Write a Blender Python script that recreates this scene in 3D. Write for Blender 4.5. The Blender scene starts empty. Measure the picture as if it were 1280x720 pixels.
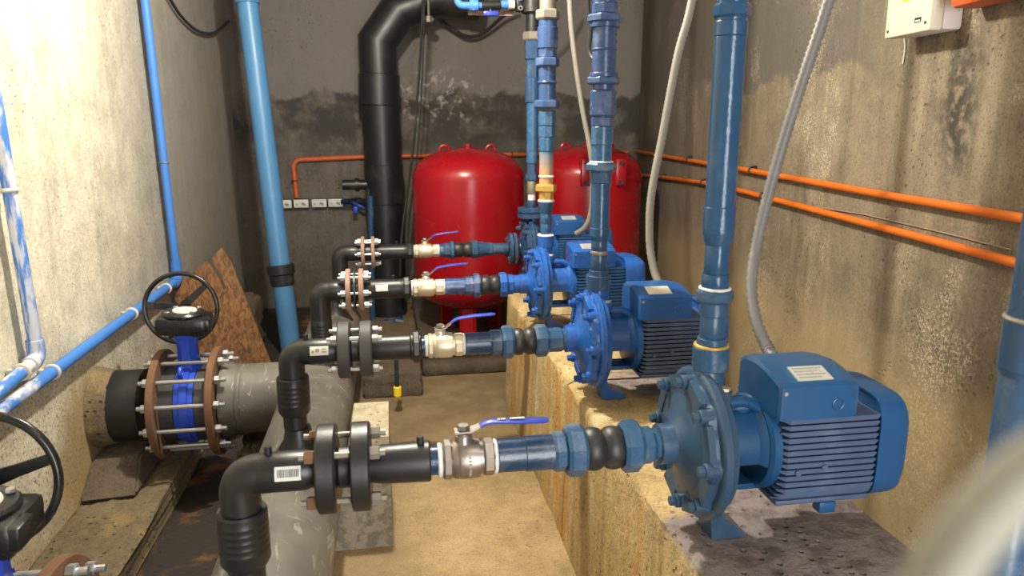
import bpy, bmesh, math, random
from mathutils import Vector, Matrix
random.seed(11)
C = bpy.context.scene.collection
PI = math.pi
V = Vector

# ------------------------------------------------------------------ camera model (photo is 1280x720)
FPX = 920.0
PITCH = math.atan((360 - 152) / FPX)
YAW = math.atan((640 - 484) * math.cos(PITCH) / FPX)
sp, cp, sw, cw = math.sin(PITCH), math.cos(PITCH), math.sin(YAW), math.cos(YAW)
FW, RT, UP = V((sw*cp, cw*cp, -sp)), V((cw, -sw, 0)), V((sw*sp, cw*sp, cp))
def ray(px, py): return FW + RT*((px-640)/FPX) + UP*((360-py)/FPX)
def at(px, py, Y):
    r = ray(px, py); return r*(Y/r.y)
def atx(px, py, X):
    r = ray(px, py); return r*(X/r.x)
def atz(px, py, Z):
    r = ray(px, py); return r*(Z/r.z)
def XA(px, Y, z):
    k = (px-640)/FPX
    return (k*(FW.y*Y+FW.z*z) - RT.y*Y)/(RT.x - k*FW.x)
def ZA(py, x, Y):
    v = (360-py)/FPX
    return (v*(FW.x*x+FW.y*Y) - UP.x*x - UP.y*Y)/(UP.z - v*FW.z)
def depth(p): return FW.dot(p)

# ------------------------------------------------------------------ materials
class NT:
    def __init__(s, name):
        s.m = bpy.data.materials.new(name); s.m.use_nodes = True
        s.t = s.m.node_tree; s.b = s.t.nodes['Principled BSDF']
        s.co = s.t.nodes.new('ShaderNodeTexCoord').outputs['Object']
    def n(s, typ, **kw):
        x = s.t.nodes.new(typ)
        for k, v in kw.items(): setattr(x, k, v)
        return x
    def link(s, a, b): s.t.links.new(a, b)
    def vec(s, scale, loc=(0, 0, 0), src=None):
        x = s.n('ShaderNodeMapping'); x.inputs['Scale'].default_value = scale; x.inputs['Location'].default_value = loc
        s.link(src or s.co, x.inputs['Vector']); return x.outputs['Vector']
    def noise(s, scale, vec=None, detail=6, rough=.6, dist=0.):
        x = s.n('ShaderNodeTexNoise'); x.inputs['Scale'].default_value = scale
        x.inputs['Detail'].default_value = detail; x.inputs['Roughness'].default_value = rough
        x.inputs['Distortion'].default_value = dist
        s.link(vec or s.co, x.inputs['Vector']); return x.outputs['Fac']
    def voro(s, scale, vec=None):
        x = s.n('ShaderNodeTexVoronoi'); x.inputs['Scale'].default_value = scale
        s.link(vec or s.co, x.inputs['Vector']); return x.outputs['Distance']
    def ramp(s, fac, a, b):            # smooth 0..1 step between a and b
        x = s.n('ShaderNodeMapRange', interpolation_type='SMOOTHSTEP')
        x.inputs['From Min'].default_value = a; x.inputs['From Max'].default_value = b
        s.link(fac, x.inputs['Value']); return x.outputs['Result']
    def math(s, op, a, b=0.0, c=0.0):
        x = s.n('ShaderNodeMath', operation=op)
        for i, v in enumerate((a, b, c)):
            if isinstance(v, (int, float)): x.inputs[i].default_value = v
            else: s.link(v, x.inputs[i])
        return x.outputs[0]
    def mix(s, fac, a, b, blend='MIX'):
        x = s.n('ShaderNodeMix', data_type='RGBA', blend_type=blend)
        for i, v in ((0, fac), (6, a), (7, b)):
            if isinstance(v, (int, float)): x.inputs[i].default_value = v
            elif isinstance(v, tuple): x.inputs[i].default_value = (*v, 1)
            else: s.link(v, x.inputs[i])
        return x.outputs[2]
    def xyz(s):
        x = s.n('ShaderNodeSeparateXYZ'); s.link(s.co, x.inputs[0]); return x.outputs
    def bump(s, h, strength=.3, dist=.01):
        x = s.n('ShaderNodeBump'); x.inputs['Strength'].default_value = strength; x.inputs['Distance'].default_value = dist
        s.link(h, x.inputs['Height']); s.link(x.outputs['Normal'], s.b.inputs['Normal'])
    def blob(s, c, r, e=.5, wob=.35, ws=4.0, sc=(1, 1, 1)):      # 1 inside a wobbly patch of radius r about c
        x = s.n('ShaderNodeVectorMath', operation='SUBTRACT'); s.link(s.co, x.inputs[0]); x.inputs[1].default_value = c
        y = s.n('ShaderNodeVectorMath', operation='MULTIPLY'); s.link(x.outputs[0], y.inputs[0]); y.inputs[1].default_value = sc
        l = s.n('ShaderNodeVectorMath', operation='LENGTH'); s.link(y.outputs[0], l.inputs[0])
        d = s.math('ADD', l.outputs['Value'], s.math('MULTIPLY', s.math('SUBTRACT', s.noise(ws), .5), wob*2*r))
        return s.ramp(d, r, r*(1-e))
    def done(s, col, rough=.8, metal=0.0, spec=None):
        i = s.b.inputs
        if isinstance(col, tuple): i['Base Color'].default_value = (*col, 1)
        else: s.link(col, i['Base Color'])
        if isinstance(rough, (int, float)): i['Roughness'].default_value = rough
        else: s.link(rough, i['Roughness'])
        i['Metallic'].default_value = metal
        if spec is not None: i['Specular IOR Level'].default_value = spec
        return s.m

def paint(name, col, rough=.35, dirt=(.3, .28, .24), amount=.35, scale=9, metal=0.0, bump=.08, bs=60, spec=None):
    t = NT(name)
    k = t.ramp(t.noise(scale), .52, .75)
    c = t.mix(t.math('MULTIPLY', k, amount), col, dirt)
    c = t.mix(t.math('MULTIPLY', t.noise(scale*6, detail=3), .35), c, tuple(x*.6 for x in col))
    t.bump(t.noise(bs, detail=3), bump, .004)
    return t.done(c, t.math('ADD', rough-.08, t.math('MULTIPLY', t.noise(scale*2), .22)), metal, spec)

def concrete(name, c1, c2, streak, pit=.5, streakamt=.6, fine=70, bumpst=.5, extra=None, rough=.85, pitcol=.35):
    t = NT(name)
    c = t.mix(t.ramp(t.noise(1.6, detail=8), .35, .68), c1, c2)
    st = t.noise(1.0, t.vec((7, 7, .55)), detail=7, rough=.62)
    c = t.mix(t.math('MULTIPLY', t.ramp(st, .5, .66), streakamt), c, streak)
    s2 = t.noise(1.0, t.vec((17, 17, .9), (3, 5, 1)), detail=6, rough=.6)
    c = t.mix(t.math('MULTIPLY', t.ramp(s2, .52, .64), streakamt*.6), c, tuple(x*.55 for x in c2))
    grit = t.noise(170, detail=2)
    c = t.mix(t.math('MULTIPLY', t.ramp(grit, .52, .64), .55), c, tuple(x*.5 for x in c2))
    f = t.noise(fine, detail=5, rough=.7)
    c = t.mix(t.math('MULTIPLY', t.ramp(f, .42, .75), .35), c, tuple(min(1, x*1.45) for x in c1))
    vz = t.voro(38); mask = t.ramp(t.noise(3.1, detail=5), .47, .62)
    p = t.math('MULTIPLY', t.ramp(vz, .24, .1), mask)
    c = t.mix(t.math('MULTIPLY', p, pit), c, tuple(x*pitcol for x in c1))
    h = t.math('SUBTRACT', t.math('ADD', t.math('MULTIPLY', f, .5), t.noise(14)), t.math('MULTIPLY', p, .9))
    mo = t.noise(8, detail=9, rough=.68)
    c = t.mix(t.math('MULTIPLY', t.ramp(mo, .46, .66), .5), c, t.mix(1.0, c, (.62, .60, .56), 'MULTIPLY'))
    c = t.mix(t.math('MULTIPLY', t.ramp(mo, .48, .34), .35), c, t.mix(1.0, c, (1.35, 1.33, 1.3), 'MULTIPLY'))
    if extra: c = extra(t, c)
    t.bump(h, bumpst, .012)
    return t.done(c, rough)

M = {}
def left_extra(t, c):
    x, y, z = t.xyz()
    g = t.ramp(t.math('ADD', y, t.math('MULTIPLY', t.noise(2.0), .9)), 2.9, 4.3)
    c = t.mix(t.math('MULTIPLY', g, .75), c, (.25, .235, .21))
    c = t.mix(t.math('MULTIPLY', t.blob((-1.02, 2.5, -1.05), .34, .6, .5, 5), .85), c, (.30, .20, .07))
    sp_ = t.math('MULTIPLY', t.ramp(t.noise(95, detail=2), .56, .64), t.ramp(z, -.55, -.85))
    c = t.mix(t.math('MULTIPLY', sp_, .7), c, (.16, .12, .06))
    c = t.mix(t.math('MULTIPLY', t.ramp(z, -1.0, -1.2), .5), c, (.34, .23, .08))
    return c
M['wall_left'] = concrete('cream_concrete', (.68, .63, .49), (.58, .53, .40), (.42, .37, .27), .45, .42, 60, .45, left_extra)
def right_extra(t, c):
    x, y, z = t.xyz()
    tide = t.math('ADD', z, t.math('MULTIPLY', t.math('SUBTRACT', t.noise(2.3, detail=7), .5), .35))
    c = t.mix(t.math('MULTIPLY', t.math('MULTIPLY', t.ramp(tide, .13, .16), t.ramp(y, 1.7, 2.4)), .78), c, (.085, .078, .066))
    rg = t.math('MULTIPLY', t.ramp(t.noise(130, detail=5, rough=.7), .48, .60), t.ramp(t.noise(1.9, detail=8, rough=.7), .48, .62))
    c = t.mix(t.math('MULTIPLY', rg, .75), c, (.58, .50, .36))
    c = t.mix(t.math('MULTIPLY', t.math('MULTIPLY', t.blob((1.38, 1.66, .02), .10, .9, .8, 9, (0, 1, .34)), t.ramp(t.noise(34, detail=6), .34, .56)), .92), c, (.03, .026, .022))
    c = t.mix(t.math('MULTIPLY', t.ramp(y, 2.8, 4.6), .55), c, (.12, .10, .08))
    lo = t.ramp(t.math('ADD', z, t.math('MULTIPLY', t.noise(3.0), .3)), -.35, -.65)
    return t.mix(t.math('MULTIPLY', lo, .5), c, (.50, .37, .18))
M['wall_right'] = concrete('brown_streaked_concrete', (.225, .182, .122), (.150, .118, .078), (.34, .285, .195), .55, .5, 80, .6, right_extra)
def back_extra(t, c):
    x, y, z = t.xyz()
    w = t.math('ADD', z, t.math('MULTIPLY', t.math('SUBTRACT', t.noise(3.2, detail=8), .5), .32))
    c = t.mix(t.math('MULTIPLY', t.ramp(w, .16, .2), .7), c, (.20, .18, .165))
    damp = t.math('MULTIPLY', t.ramp(w, .19, .16), t.ramp(w, -.35, -.05))
    c = t.mix(t.math('MULTIPLY', damp, t.ramp(t.noise(5.0, detail=8), .4, .58)), c, (.05, .045, .04))
    eff = t.math('MULTIPLY', t.blob((.35, 5.3, .16), .42, .6, .8, 6, (1, 0, 1.6)), t.ramp(t.noise(17, detail=8), .52, .66))
    return t.mix(t.math('MULTIPLY', eff, .6), c, (.55, .52, .47))
M['wall_back'] = concrete('dark_damp_concrete', (.155, .135, .11), (.115, .10, .082), (.19, .155, .115), .5, .5, 55, .6, back_extra)
def floor_extra(t, c):
    x, y, z = t.xyz()
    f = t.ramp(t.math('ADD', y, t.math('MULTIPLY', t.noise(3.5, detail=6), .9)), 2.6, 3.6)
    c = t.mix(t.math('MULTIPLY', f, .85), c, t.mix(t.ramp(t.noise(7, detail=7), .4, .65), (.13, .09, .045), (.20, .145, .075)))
    wet = t.math('MULTIPLY', t.ramp(t.math('ADD', x, t.math('MULTIPLY', t.noise(5, detail=7), .35)), .26, .06), .55)
    c = t.mix(wet, c, (.20, .135, .07))
    pit = t.ramp(x, -.40, -.55)  # floor left of the header blackened for the pipes' shade, orange stain on it
    return t.mix(pit, c, t.mix(t.ramp(t.noise(6), .55, .7), (.022, .016, .012), (.16, .07, .02)))  # pit masks the floor blackened for the pipes' shade
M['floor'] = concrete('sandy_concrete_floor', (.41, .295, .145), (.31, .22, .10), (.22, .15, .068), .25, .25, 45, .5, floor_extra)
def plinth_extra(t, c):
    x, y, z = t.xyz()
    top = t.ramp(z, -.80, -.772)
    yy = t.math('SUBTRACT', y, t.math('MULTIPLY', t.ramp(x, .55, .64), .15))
    near_shade = t.ramp(t.math('ADD', yy, t.math('MULTIPLY', t.math('SUBTRACT', t.noise(7), .5), .12)), 1.28, 1.24)  # grey-violet tone paints the nearest pump's shadow onto the top
    motor_shade = t.blob((.76, 2.03, -.77), .15, .5, .6, 9, (.8, 1, 1))  # shade below the second motor, put into the colour
    k = t.math('MULTIPLY', top, t.math('MAXIMUM', near_shade, motor_shade))
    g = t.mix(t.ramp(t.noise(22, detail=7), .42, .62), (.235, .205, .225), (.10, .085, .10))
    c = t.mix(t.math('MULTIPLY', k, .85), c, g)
    oc = t.math('MULTIPLY', t.ramp(t.noise(1.0, t.vec((9, 9, .5), (0, 2.3, 0)), detail=5), .52, .60), t.ramp(z, -.775, -.80))
    return t.mix(t.math('MULTIPLY', oc, .75), c, (.50, .25, .05))
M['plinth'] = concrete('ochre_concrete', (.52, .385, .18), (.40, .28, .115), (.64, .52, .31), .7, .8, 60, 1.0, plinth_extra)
M['rough_conc'] = concrete('rough_ochre_concrete', (.20, .155, .085), (.13, .10, .055), (.27, .19, .06), .7, .6, 50, .9)
def block_extra(t, c):
    x, y, z = t.xyz()
    k = t.ramp(t.math('ADD', z, t.math('MULTIPLY', t.math('SUBTRACT', t.noise(9, detail=7), .5), .22)), -.95, -1.05)
    return t.mix(t.math('MULTIPLY', k, .8), c, t.mix(t.ramp(t.noise(30, detail=6), .42, .6), (.25, .205, .15), (.10, .085, .065)))
M['pale_conc'] = concrete('pale_concrete_block', (.55, .48, .33), (.43, .37, .26), (.30, .25, .17), .7, .4, 50, .8, block_extra)
M['dark_conc'] = concrete('dark_brown_concrete', (.115, .085, .055), (.08, .06, .04), (.16, .115, .07), .4, .4, 50, .7)
M['ceiling'] = concrete('grey_ceiling_concrete', (.36, .34, .30), (.30, .28, .25), (.25, .23, .2), .3, .3)

M['pe'] = paint('black_polyethylene', (.014, .014, .015), .36, (.10, .09, .075), .35, 7)
M['pe_old'] = paint('dusty_black_polyethylene', (.045, .044, .042), .55, (.17, .155, .125), .6, 6)
def scratched():
    t = NT('scratched_grey_polyethylene')
    c = t.mix(t.ramp(t.noise(4, detail=7), .35, .7), (.075, .070, .059), (.145, .134, .108))
    s1 = t.ramp(t.noise(1, t.vec((60, 9, 30)), detail=5, dist=.8), .60, .68)
    c = t.mix(t.math('MULTIPLY', s1, .5), c, (.40, .37, .30))
    s2 = t.ramp(t.noise(1, t.vec((9, 50, 25), (3, 1, 0)), detail=5, dist=.5), .62, .68)
    c = t.mix(t.math('MULTIPLY', s2, .35), c, (.42, .38, .30))
    return t.done(c, t.math('ADD', .38, t.math('MULTIPLY', t.noise(9), .3)))
M['pe_grey'] = scratched()
M['rubber'] = paint('black_rubber', (.02, .02, .021), .42, (.2, .18, .15), .3, 20)
M['blk_metal'] = paint('black_enamel', (.012, .012, .013), .25, (.1, .09, .08), .3, 14)
M['rust'] = paint('rusty_steel', (.165, .080, .040), .8, (.27, .15, .075), .7, 25, bump=.3)
M['rust_pale'] = paint('dull_rusty_steel', (.30, .19, .14), .75, (.42, .33, .27), .6, 25, bump=.2)
M['zinc'] = paint('zinc_plated_steel', (.55, .56, .57), .35, (.35, .33, .3), .4, 30, .85)
M['galv'] = paint('weathered_galvanised_steel', (.31, .285, .235), .5, (.3, .22, .12), .4, 20, .6)
M['nickel'] = paint('nickel_plated_brass', (.36, .32, .29), .34, (.28, .24, .19), .4, 20, .9)
M['brass'] = paint('pale_brass', (.66, .58, .43), .35, (.5, .44, .32), .3, 20, .55)
M['brass_gold'] = paint('golden_brass', (.66, .40, .10), .4, (.45, .22, .06), .6, 18, .5)
def rusty_blue():
    t = NT('rust_streaked_blue_pipe'); t.co = t.n('ShaderNodeNewGeometry').outputs['Position']
    x, y, z = t.xyz()
    k = t.ramp(t.math('ADD', z, t.math('MULTIPLY', t.noise(9), .16)), -.01, -.13)
    c = t.mix(k, (.07, .18, .30), t.mix(t.noise(16), (.66, .30, .06), (.40, .32, .22)))
    return t.done(c, .45)
M['rusty_blue'] = rusty_blue()
M['tape'] = paint('white_thread_tape', (.75, .74, .70), .7, (.5, .45, .38), .4, 30)
M['navy'] = paint('navy_gloss_paint', (.010, .038, .095), .26, (.30, .30, .30), .35, 14, bump=.15, bs=90)
M['blue_nut'] = paint('slate_blue_paint', (.030, .090, .180), .27, (.34, .36, .40), .45, 16, bump=.2, bs=90)
M['steel_blue'] = paint('steel_blue_gloss_paint', (.020, .082, .185), .17, (.25, .35, .45), .2, 10, bump=.18, bs=80)
M['teal_blue'] = paint('teal_blue_paint', (.028, .075, .16), .24, (.25, .32, .36), .3, 12, bump=.12, bs=70)
M['sky_pipe'] = paint('sky_blue_pipe_paint', (.035, .115, .245), .25, (.3, .38, .44), .3, 12, bump=.1)
M['violet_blue'] = paint('violet_blue_paint', (.038, .082, .205), .24, (.30, .34, .46), .6, 12, bump=.15)
M['pump_near'] = paint('grey_blue_casing_paint', (.042, .092, .165), .27, (.20, .27, .30), .45, 7, bump=.12, bs=50)
M['pump_bright'] = paint('bright_blue_casing_paint', (.02, .11, .42), .24, (.15, .30, .50), .35, 9, bump=.12, bs=50)
M['motor_near'] = paint('dusty_blue_motor_paint', (.012, .078, .20), .3, (.22, .26, .33), .4, 6, bump=.04)
M['motor_mid'] = paint('blue_motor_paint', (.014, .090, .30), .32, (.2, .26, .36), .4, 6, bump=.04)
M['fins'] = paint('dusty_slate_blue_fins', (.060, .095, .18), .5, (.15, .185, .29), .75, 8, bump=.04)
M['fan_cover'] = paint('clean_blue_cover_paint', (.009, .072, .20), .38, (.08, .2, .4), .2, 4, bump=.02)
M['fins_bright'] = paint('blue_fins', (.02, .10, .30), .45, (.1, .18, .3), .3, 8, bump=.04)
M['dark_in'] = paint('dark_shaft_steel', (.02, .025, .035), .5)
M['valve_blue'] = paint('royal_blue_epoxy', (.02, .07, .52), .35, (.1, .14, .4), .3, 12)
M['grip'] = paint('blue_vinyl_grip', (.03, .06, .42), .32, (.2, .24, .5), .25, 20, bump=.02)
M['red'] = paint('red_tank_enamel', (.34, .004, .010), .24, (.30, .01, .015), .3, 3, bump=.015, bs=20)
M['pipe_cyan'] = paint('light_blue_pvc', (.085, .25, .48), .35, (.25, .36, .46), .3, 8)
def smear(name, col, amt):
    t = NT(name); t.co = t.n('ShaderNodeNewGeometry').outputs['Position']
    k = t.math('MULTIPLY', t.ramp(t.noise(1, t.vec((40, 9, 6)), detail=6), .42, .55), amt)
    k = t.math('MULTIPLY', k, t.ramp(t.xyz()[1], 2.17, 2.12))
    return t.done(t.mix(k, col, (.72, .70, .64)), .5)
M['pvc_smear'] = smear('paint_smeared_blue_pvc', (.055, .20, .58), .8)
M['clip'] = paint('cream_plastic', (.66, .62, .50), .5, (.4, .35, .25), .3)
M['orange'] = paint('orange_pvc', (.66, .15, .012), .4, (.5, .12, .02), .3, 8)
M['orange_far'] = paint('dull_orange_pvc', (.62, .12, .025), .45, (.4, .1, .03), .4, 8)
M['hose'] = paint('cream_flexible_conduit', (.24, .225, .185), .5, (.34, .31, .27), .5, 15)
M['hose_grey'] = paint('grey_flexible_conduit', (.155, .15, .14), .45, (.3, .29, .27), .5, 15)
M['hose_near'] = paint('pale_cream_conduit', (.27, .255, .20), .6, (.5, .46, .38), .3, 40)
M['box_cream'] = paint('cream_enclosure', (.68, .64, .50), .5, (.5, .45, .35), .4, 12)
def speckled():
    t = NT('mould_speckled_enclosure')
    k = t.math('MULTIPLY', t.ramp(t.noise(48, detail=5), .58, .66), t.ramp(t.noise(9), .45, .6))
    return t.done(t.mix(k, (.68, .62, .58), (.05, .045, .04)), .55)
M['box_side'] = speckled()
M['white'] = paint('white_plastic', (.72, .71, .66), .45, (.4, .38, .34), .3, 25)
M['black'] = paint('black_print', (.01, .01, .01), .5)
M['yellow'] = paint('yellow_plastic', (.85, .60, .02), .4, (.5, .33, .02), .3)
M['label'] = paint('cream_label', (.70, .67, .55), .5, (.5, .45, .35), .4, 40)
M['plate'] = paint('aluminium_nameplate', (.52, .52, .46), .45, (.35, .34, .3), .5, 45, .2)
M['print_grey'] = paint('faded_print', (.30, .30, .28), .6)
def osb():
    t = NT('strand_board')
    a = t.noise(1, t.vec((60, 60, 22)), detail=7, dist=1.2)
    c = t.mix(t.ramp(a, .35, .65), (.085, .035, .012), (.25, .12, .04))
    c = t.mix(t.math('MULTIPLY', t.ramp(t.noise(3), .5, .7), .6), c, (.17, .09, .045))
    t.bump(a, .5, .006)
    return t.done(c, .8)
M['osb'] = osb()

# ------------------------------------------------------------------ mesh helpers
def frame(axis):
    a = V(axis).normalized()
    u = V((0, 0, 1)) if abs(a.z) < .9 else V((0, -1, 0))
    u = (u - a*u.dot(a)).normalized()
    return a, u, a.cross(u)
class MB:
    def __init__(s): s.bm = bmesh.new()
    def loft(s, rings, cap=True, closed=False):
        vs = [[s.bm.verts.new(p) for p in r] for r in rings]
        n = len(vs[0]); k = len(vs)
        for i in range(k if closed else k-1):
            a, b = vs[i], vs[(i+1) % k]
            for j in range(n):
                s.bm.faces.new((a[j], a[(j+1) % n], b[(j+1) % n], b[j]))
        if cap and not closed:
            s.bm.faces.new(list(reversed(vs[0]))); s.bm.faces.new(vs[-1])
        return s
    def lathe(s, o, axis, prof, seg=32, rot=0.0, fn=None):
        a, u, w = frame(axis); o = V(o)
        rings = []
        for t, r in prof:
            ring = []
            for j in range(seg):
                th = rot + 2*PI*j/seg
                rr = r*(fn(th) if fn else 1)
                ring.append(o + a*t + (u*math.cos(th) + w*math.sin(th))*rr)
            rings.append(ring)
        return s.loft(rings)
    def cyl(s, p, q, r, r2=None, seg=20, ch=0.0):
        p, q = V(p), V(q); L = (q-p).length; r2 = r if r2 is None else r2
        pr = [(0, r), (L, r2)] if not ch else [(0, r-ch), (ch, r), (L-ch, r2), (L, r2-ch)]
        return s.lathe(p, q-p, pr, seg)
    def nut(s, p, q, r, seg=6, rot=0.26):
        p, q = V(p), V(q); L = (q-p).length; c = min(L*.22, r*.14)
        return s.lathe(p, q-p, [(0, r*.88), (c, r), (L-c, r), (L, r*.88)], seg, rot)
    def tube(s, pts, r, seg=14, cap=True):
        pts = [V(p) for p in pts]; n = len(pts)
        tg = []
        for i in range(n):
            d = pts[min(i+1, n-1)] - pts[max(i-1, 0)]
            tg.append(d.normalized())
        a, u, w = frame(tg[0]); rings = []
        for i in range(n):
            u = (u - tg[i]*u.dot(tg[i])).normalized(); w = tg[i].cross(u)
            rr = r[i] if isinstance(r, (list, tuple)) else r
            rings.append([pts[i] + (u*math.cos(2*PI*j/seg) + w*math.sin(2*PI*j/seg))*rr for j in range(seg)])
        return s.loft(rings, cap)
    def torus(s, c, axis, R, r, seg=48, rs=12):
        a, u, w = frame(axis); c = V(c); rings = []
        for i in range(seg):
            th = 2*PI*i/seg; d = u*math.cos(th) + w*math.sin(th)
            rings.append([c + d*(R + r*math.cos(2*PI*j/rs)) + a*(r*math.sin(2*PI*j/rs)) for j in range(rs)])
        return s.loft(rings, False, True)
    def annulus(s, o, axis, t0, t1, ri, ro, seg=48, ch=.002):
        a, u, w = frame(axis); o = V(o); rings = []
        pr = [(t0, ri), (t0, ro-ch), (t0+ch, ro), (t1-ch, ro), (t1, ro-ch), (t1, ri)]
        for i in range(seg):
            th = 2*PI*i/seg; d = u*math.cos(th) + w*math.sin(th)
            rings.append([o + a*t + d*r for t, r in pr])
        return s.loft(rings, False, True)
    def box(s, lo, hi, bev=0.0, rot=None, seg=2):
        lo, hi = V(lo), V(hi)
        g = bmesh.ops.create_cube(s.bm, size=1.0)['verts']
        c = (lo+hi)/2; d = hi-lo
        for v in g:
            v.co = V((v.co.x*d.x, v.co.y*d.y, v.co.z*d.z))
        if bev:
            es = {e for v in g for e in v.link_edges}
            r = bmesh.ops.bevel(s.bm, geom=list(es), offset=bev, segments=seg, profile=.5, affect='EDGES')
            g = list({v for f in r['faces'] for v in f.verts} | {v for v in g if v.is_valid})
        for v in g:
            v.co = (rot @ v.co if rot else v.co) + c
        return s
    def prism(s, poly, o, u, v, n, d):
        o, u, v, n = V(o), V(u), V(v), V(n)
        return s.loft([[o + u*a + v*b for a, b in poly], [o + u*a + v*b + n*d for a, b in poly]])
    def build(s, name, mat, parent=None, ang=32, loc=None):
        bmesh.ops.recalc_face_normals(s.bm, faces=s.bm.faces[:])
        me = bpy.data.meshes.new(name); s.bm.to_mesh(me); s.bm.free()
        me.materials.append(M[mat] if isinstance(mat, str) else mat)
        me.polygons.foreach_set('use_smooth', [True]*len(me.polygons))
        me.set_sharp_from_angle(angle=math.radians(ang))
        o = bpy.data.objects.new(name, me); C.objects.link(o)
        if parent: o.parent = parent
        if loc: o.location = loc
        return o
def tag(o, label, cat, group=None, kind=None):
    o['label'] = label; o['category'] = cat
    if group: o['group'] = group
    if kind: o['kind'] = kind
    return o
def thing(name, label, cat, loc=(0, 0, 0), group=None):
    o = bpy.data.objects.new(name, None); o.empty_display_size = .05; C.objects.link(o); o.location = loc
    return tag(o, label, cat, group)
def struct(name, mb, mat, ang=32):
    o = mb.build(name, mat, ang=ang); o['kind'] = 'structure'; return o
def copy_tree(o, parent=None):
    c = o.copy(); C.objects.link(c); c.parent = parent
    for ch in [x for x in bpy.data.objects if x.parent == o]: copy_tree(ch, c)
    return c
def smooth_path(pts, n=8):
    pts = [V(p) for p in pts]; P = [pts[0]*2-pts[1]] + pts + [pts[-1]*2-pts[-2]]; out = []
    for i in range(1, len(P)-2):
        a, b, c, d = P[i-1:i+3]
        for k in range(n):
            t = k/n
            out.append(.5*((2*b) + (c-a)*t + (2*a-5*b+4*c-d)*t*t + (3*b-a-3*c+d)*t**3))
    out.append(pts[-1]); return out
def bend(p, q, s_, r, n=8):            # points of a pipe path p -> corner q -> s_ with a rounded corner
    p, q, s_ = V(p), V(q), V(s_)
    a = q + (p-q).normalized()*r; b = q + (s_-q).normalized()*r
    pts = [p]
    for i in range(n+1):
        t = i/n; pts.append(a*(1-t)**2 + q*2*t*(1-t) + b*t*t)
    pts.append(s_); return pts
X1 = V((1, 0, 0)); Y1 = V((0, 1, 0)); Z1 = V((0, 0, 1))

# ------------------------------------------------------------------ the room
ZF, ZC, YB, XL = -1.30, 1.25, 5.30, -1.02
def xr(y): return 1.82 + .12*(y - YB)
YN = -1.6
def grid_wall(p00, p10, p11, p01, n): 
    mb = MB(); mb.loft([[V(p00), V(p10), V(p11), V(p01)], [V(p)+V(n)*.15 for p in (p00, p10, p11, p01)]]); return mb
struct('wall_left', grid_wall((XL, YN, ZF-.2), (XL, YB+.15, ZF-.2), (XL, YB+.15, ZC), (XL, YN, ZC), (-1, 0, 0)), 'wall_left')
struct('wall_right', grid_wall((xr(YN), YN, ZF-.2), (xr(YB+.15), YB+.15, ZF-.2), (xr(YB+.15), YB+.15, ZC), (xr(YN), YN, ZC), (1, 0, 0)), 'wall_right')
struct('wall_back', grid_wall((XL, YB, ZF-.2), (xr(YB), YB, ZF-.2), (xr(YB), YB, ZC), (XL, YB, ZC), (0, 1, 0)), 'wall_back')
DX0, DX1, DZ = .28, .96, .80      # doorway behind the camera
mb = MB()
for x0, x1, z0, z1 in ((XL, DX0, ZF-.2, ZC), (DX1, xr(YN)+.05, ZF-.2, ZC), (DX0, DX1, DZ, ZC)):
    mb.box((x0, YN-.15, z0), (x1, YN, z1))
struct('wall_front', mb, 'wall_left')
struct('floor', grid_wall((XL, YN, ZF), (xr(YN), YN, ZF), (xr(YB), YB, ZF), (XL, YB, ZF), (0, 0, -1)), 'floor')
struct('ceiling', grid_wall((XL, YN, ZC), (xr(YN), YN, ZC), (xr(YB), YB, ZC), (XL, YB, ZC), (0, 0, 1)), 'ceiling')

def rough_box(mb, lo, hi, n=6, amp=.006, seed=1, bev=.01):
    b2 = MB(); b2.box(lo, hi, bev, seg=2)
    bmesh.ops.subdivide_edges(b2.bm, edges=[e for e in b2.bm.edges if e.calc_length() > .05], cuts=n, use_grid_fill=True)
    rd = random.Random(seed)
    for v in b2.bm.verts: v.co += V((rd.uniform(-1, 1), rd.uniform(-1, 1), rd.uniform(-1, 1)))*amp
    me = bpy.data.meshes.new('t'); b2.bm.to_mesh(me); b2.bm.free(); mb.bm.from_mesh(me); bpy.data.meshes.remove(me)
    return mb
# plinth: two gaps added to imitate pipe shadow strips, its far corner cut off
ZP = -.77
mb = MB()
def plinth_piece(y0, y1, seed, x0=.515, x1=.945):
    rd = random.Random(seed); rows = 14; rings = []
    for i in range(rows+1):
        y = y0 + (y1-y0)*i/rows
        e = .008 if 0 < i < rows else .016
        j = lambda a: rd.uniform(-a, a)
        rings.append([V((x0-.012+j(.003), y, ZF)), V((x0-.004+j(.004), y, ZF+.2)), V((x0+j(.004), y, ZP-.16)),
                      V((x0+j(.004), y, ZP-.03)), V((x0+.004+j(.005), y, ZP-.010+j(.003))), V((x0+.016+j(.006), y, ZP-abs(j(.003)))),
                      V((x0+.1, y, ZP-abs(j(.003)))), V((x0+.22, y, ZP-abs(j(.003)))), V((x1-.02, y, ZP-abs(j(.003)))), V((x1, y, ZP-.02)), V((x1, y, ZF))])
    mb.loft(rings)
plinth_piece(.30, 2.055, 3, .510); plinth_piece(2.07, 2.835, 4); plinth_piece(2.85, 3.26, 5)
mb.loft([[V((.565, 3.26, z)), V((.63, 3.65, z)), V((.945, 3.65, z)), V((.945, 3.26, z))] for z in (ZF, ZP-.005)])
mb.box((.54, 2.0, ZF), (.94, 2.9, ZP-.03))
tag(mb.build('concrete_plinth', 'plinth', ang=50), 'long ochre concrete plinth carrying the row of blue pumps', 'plinth')
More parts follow.
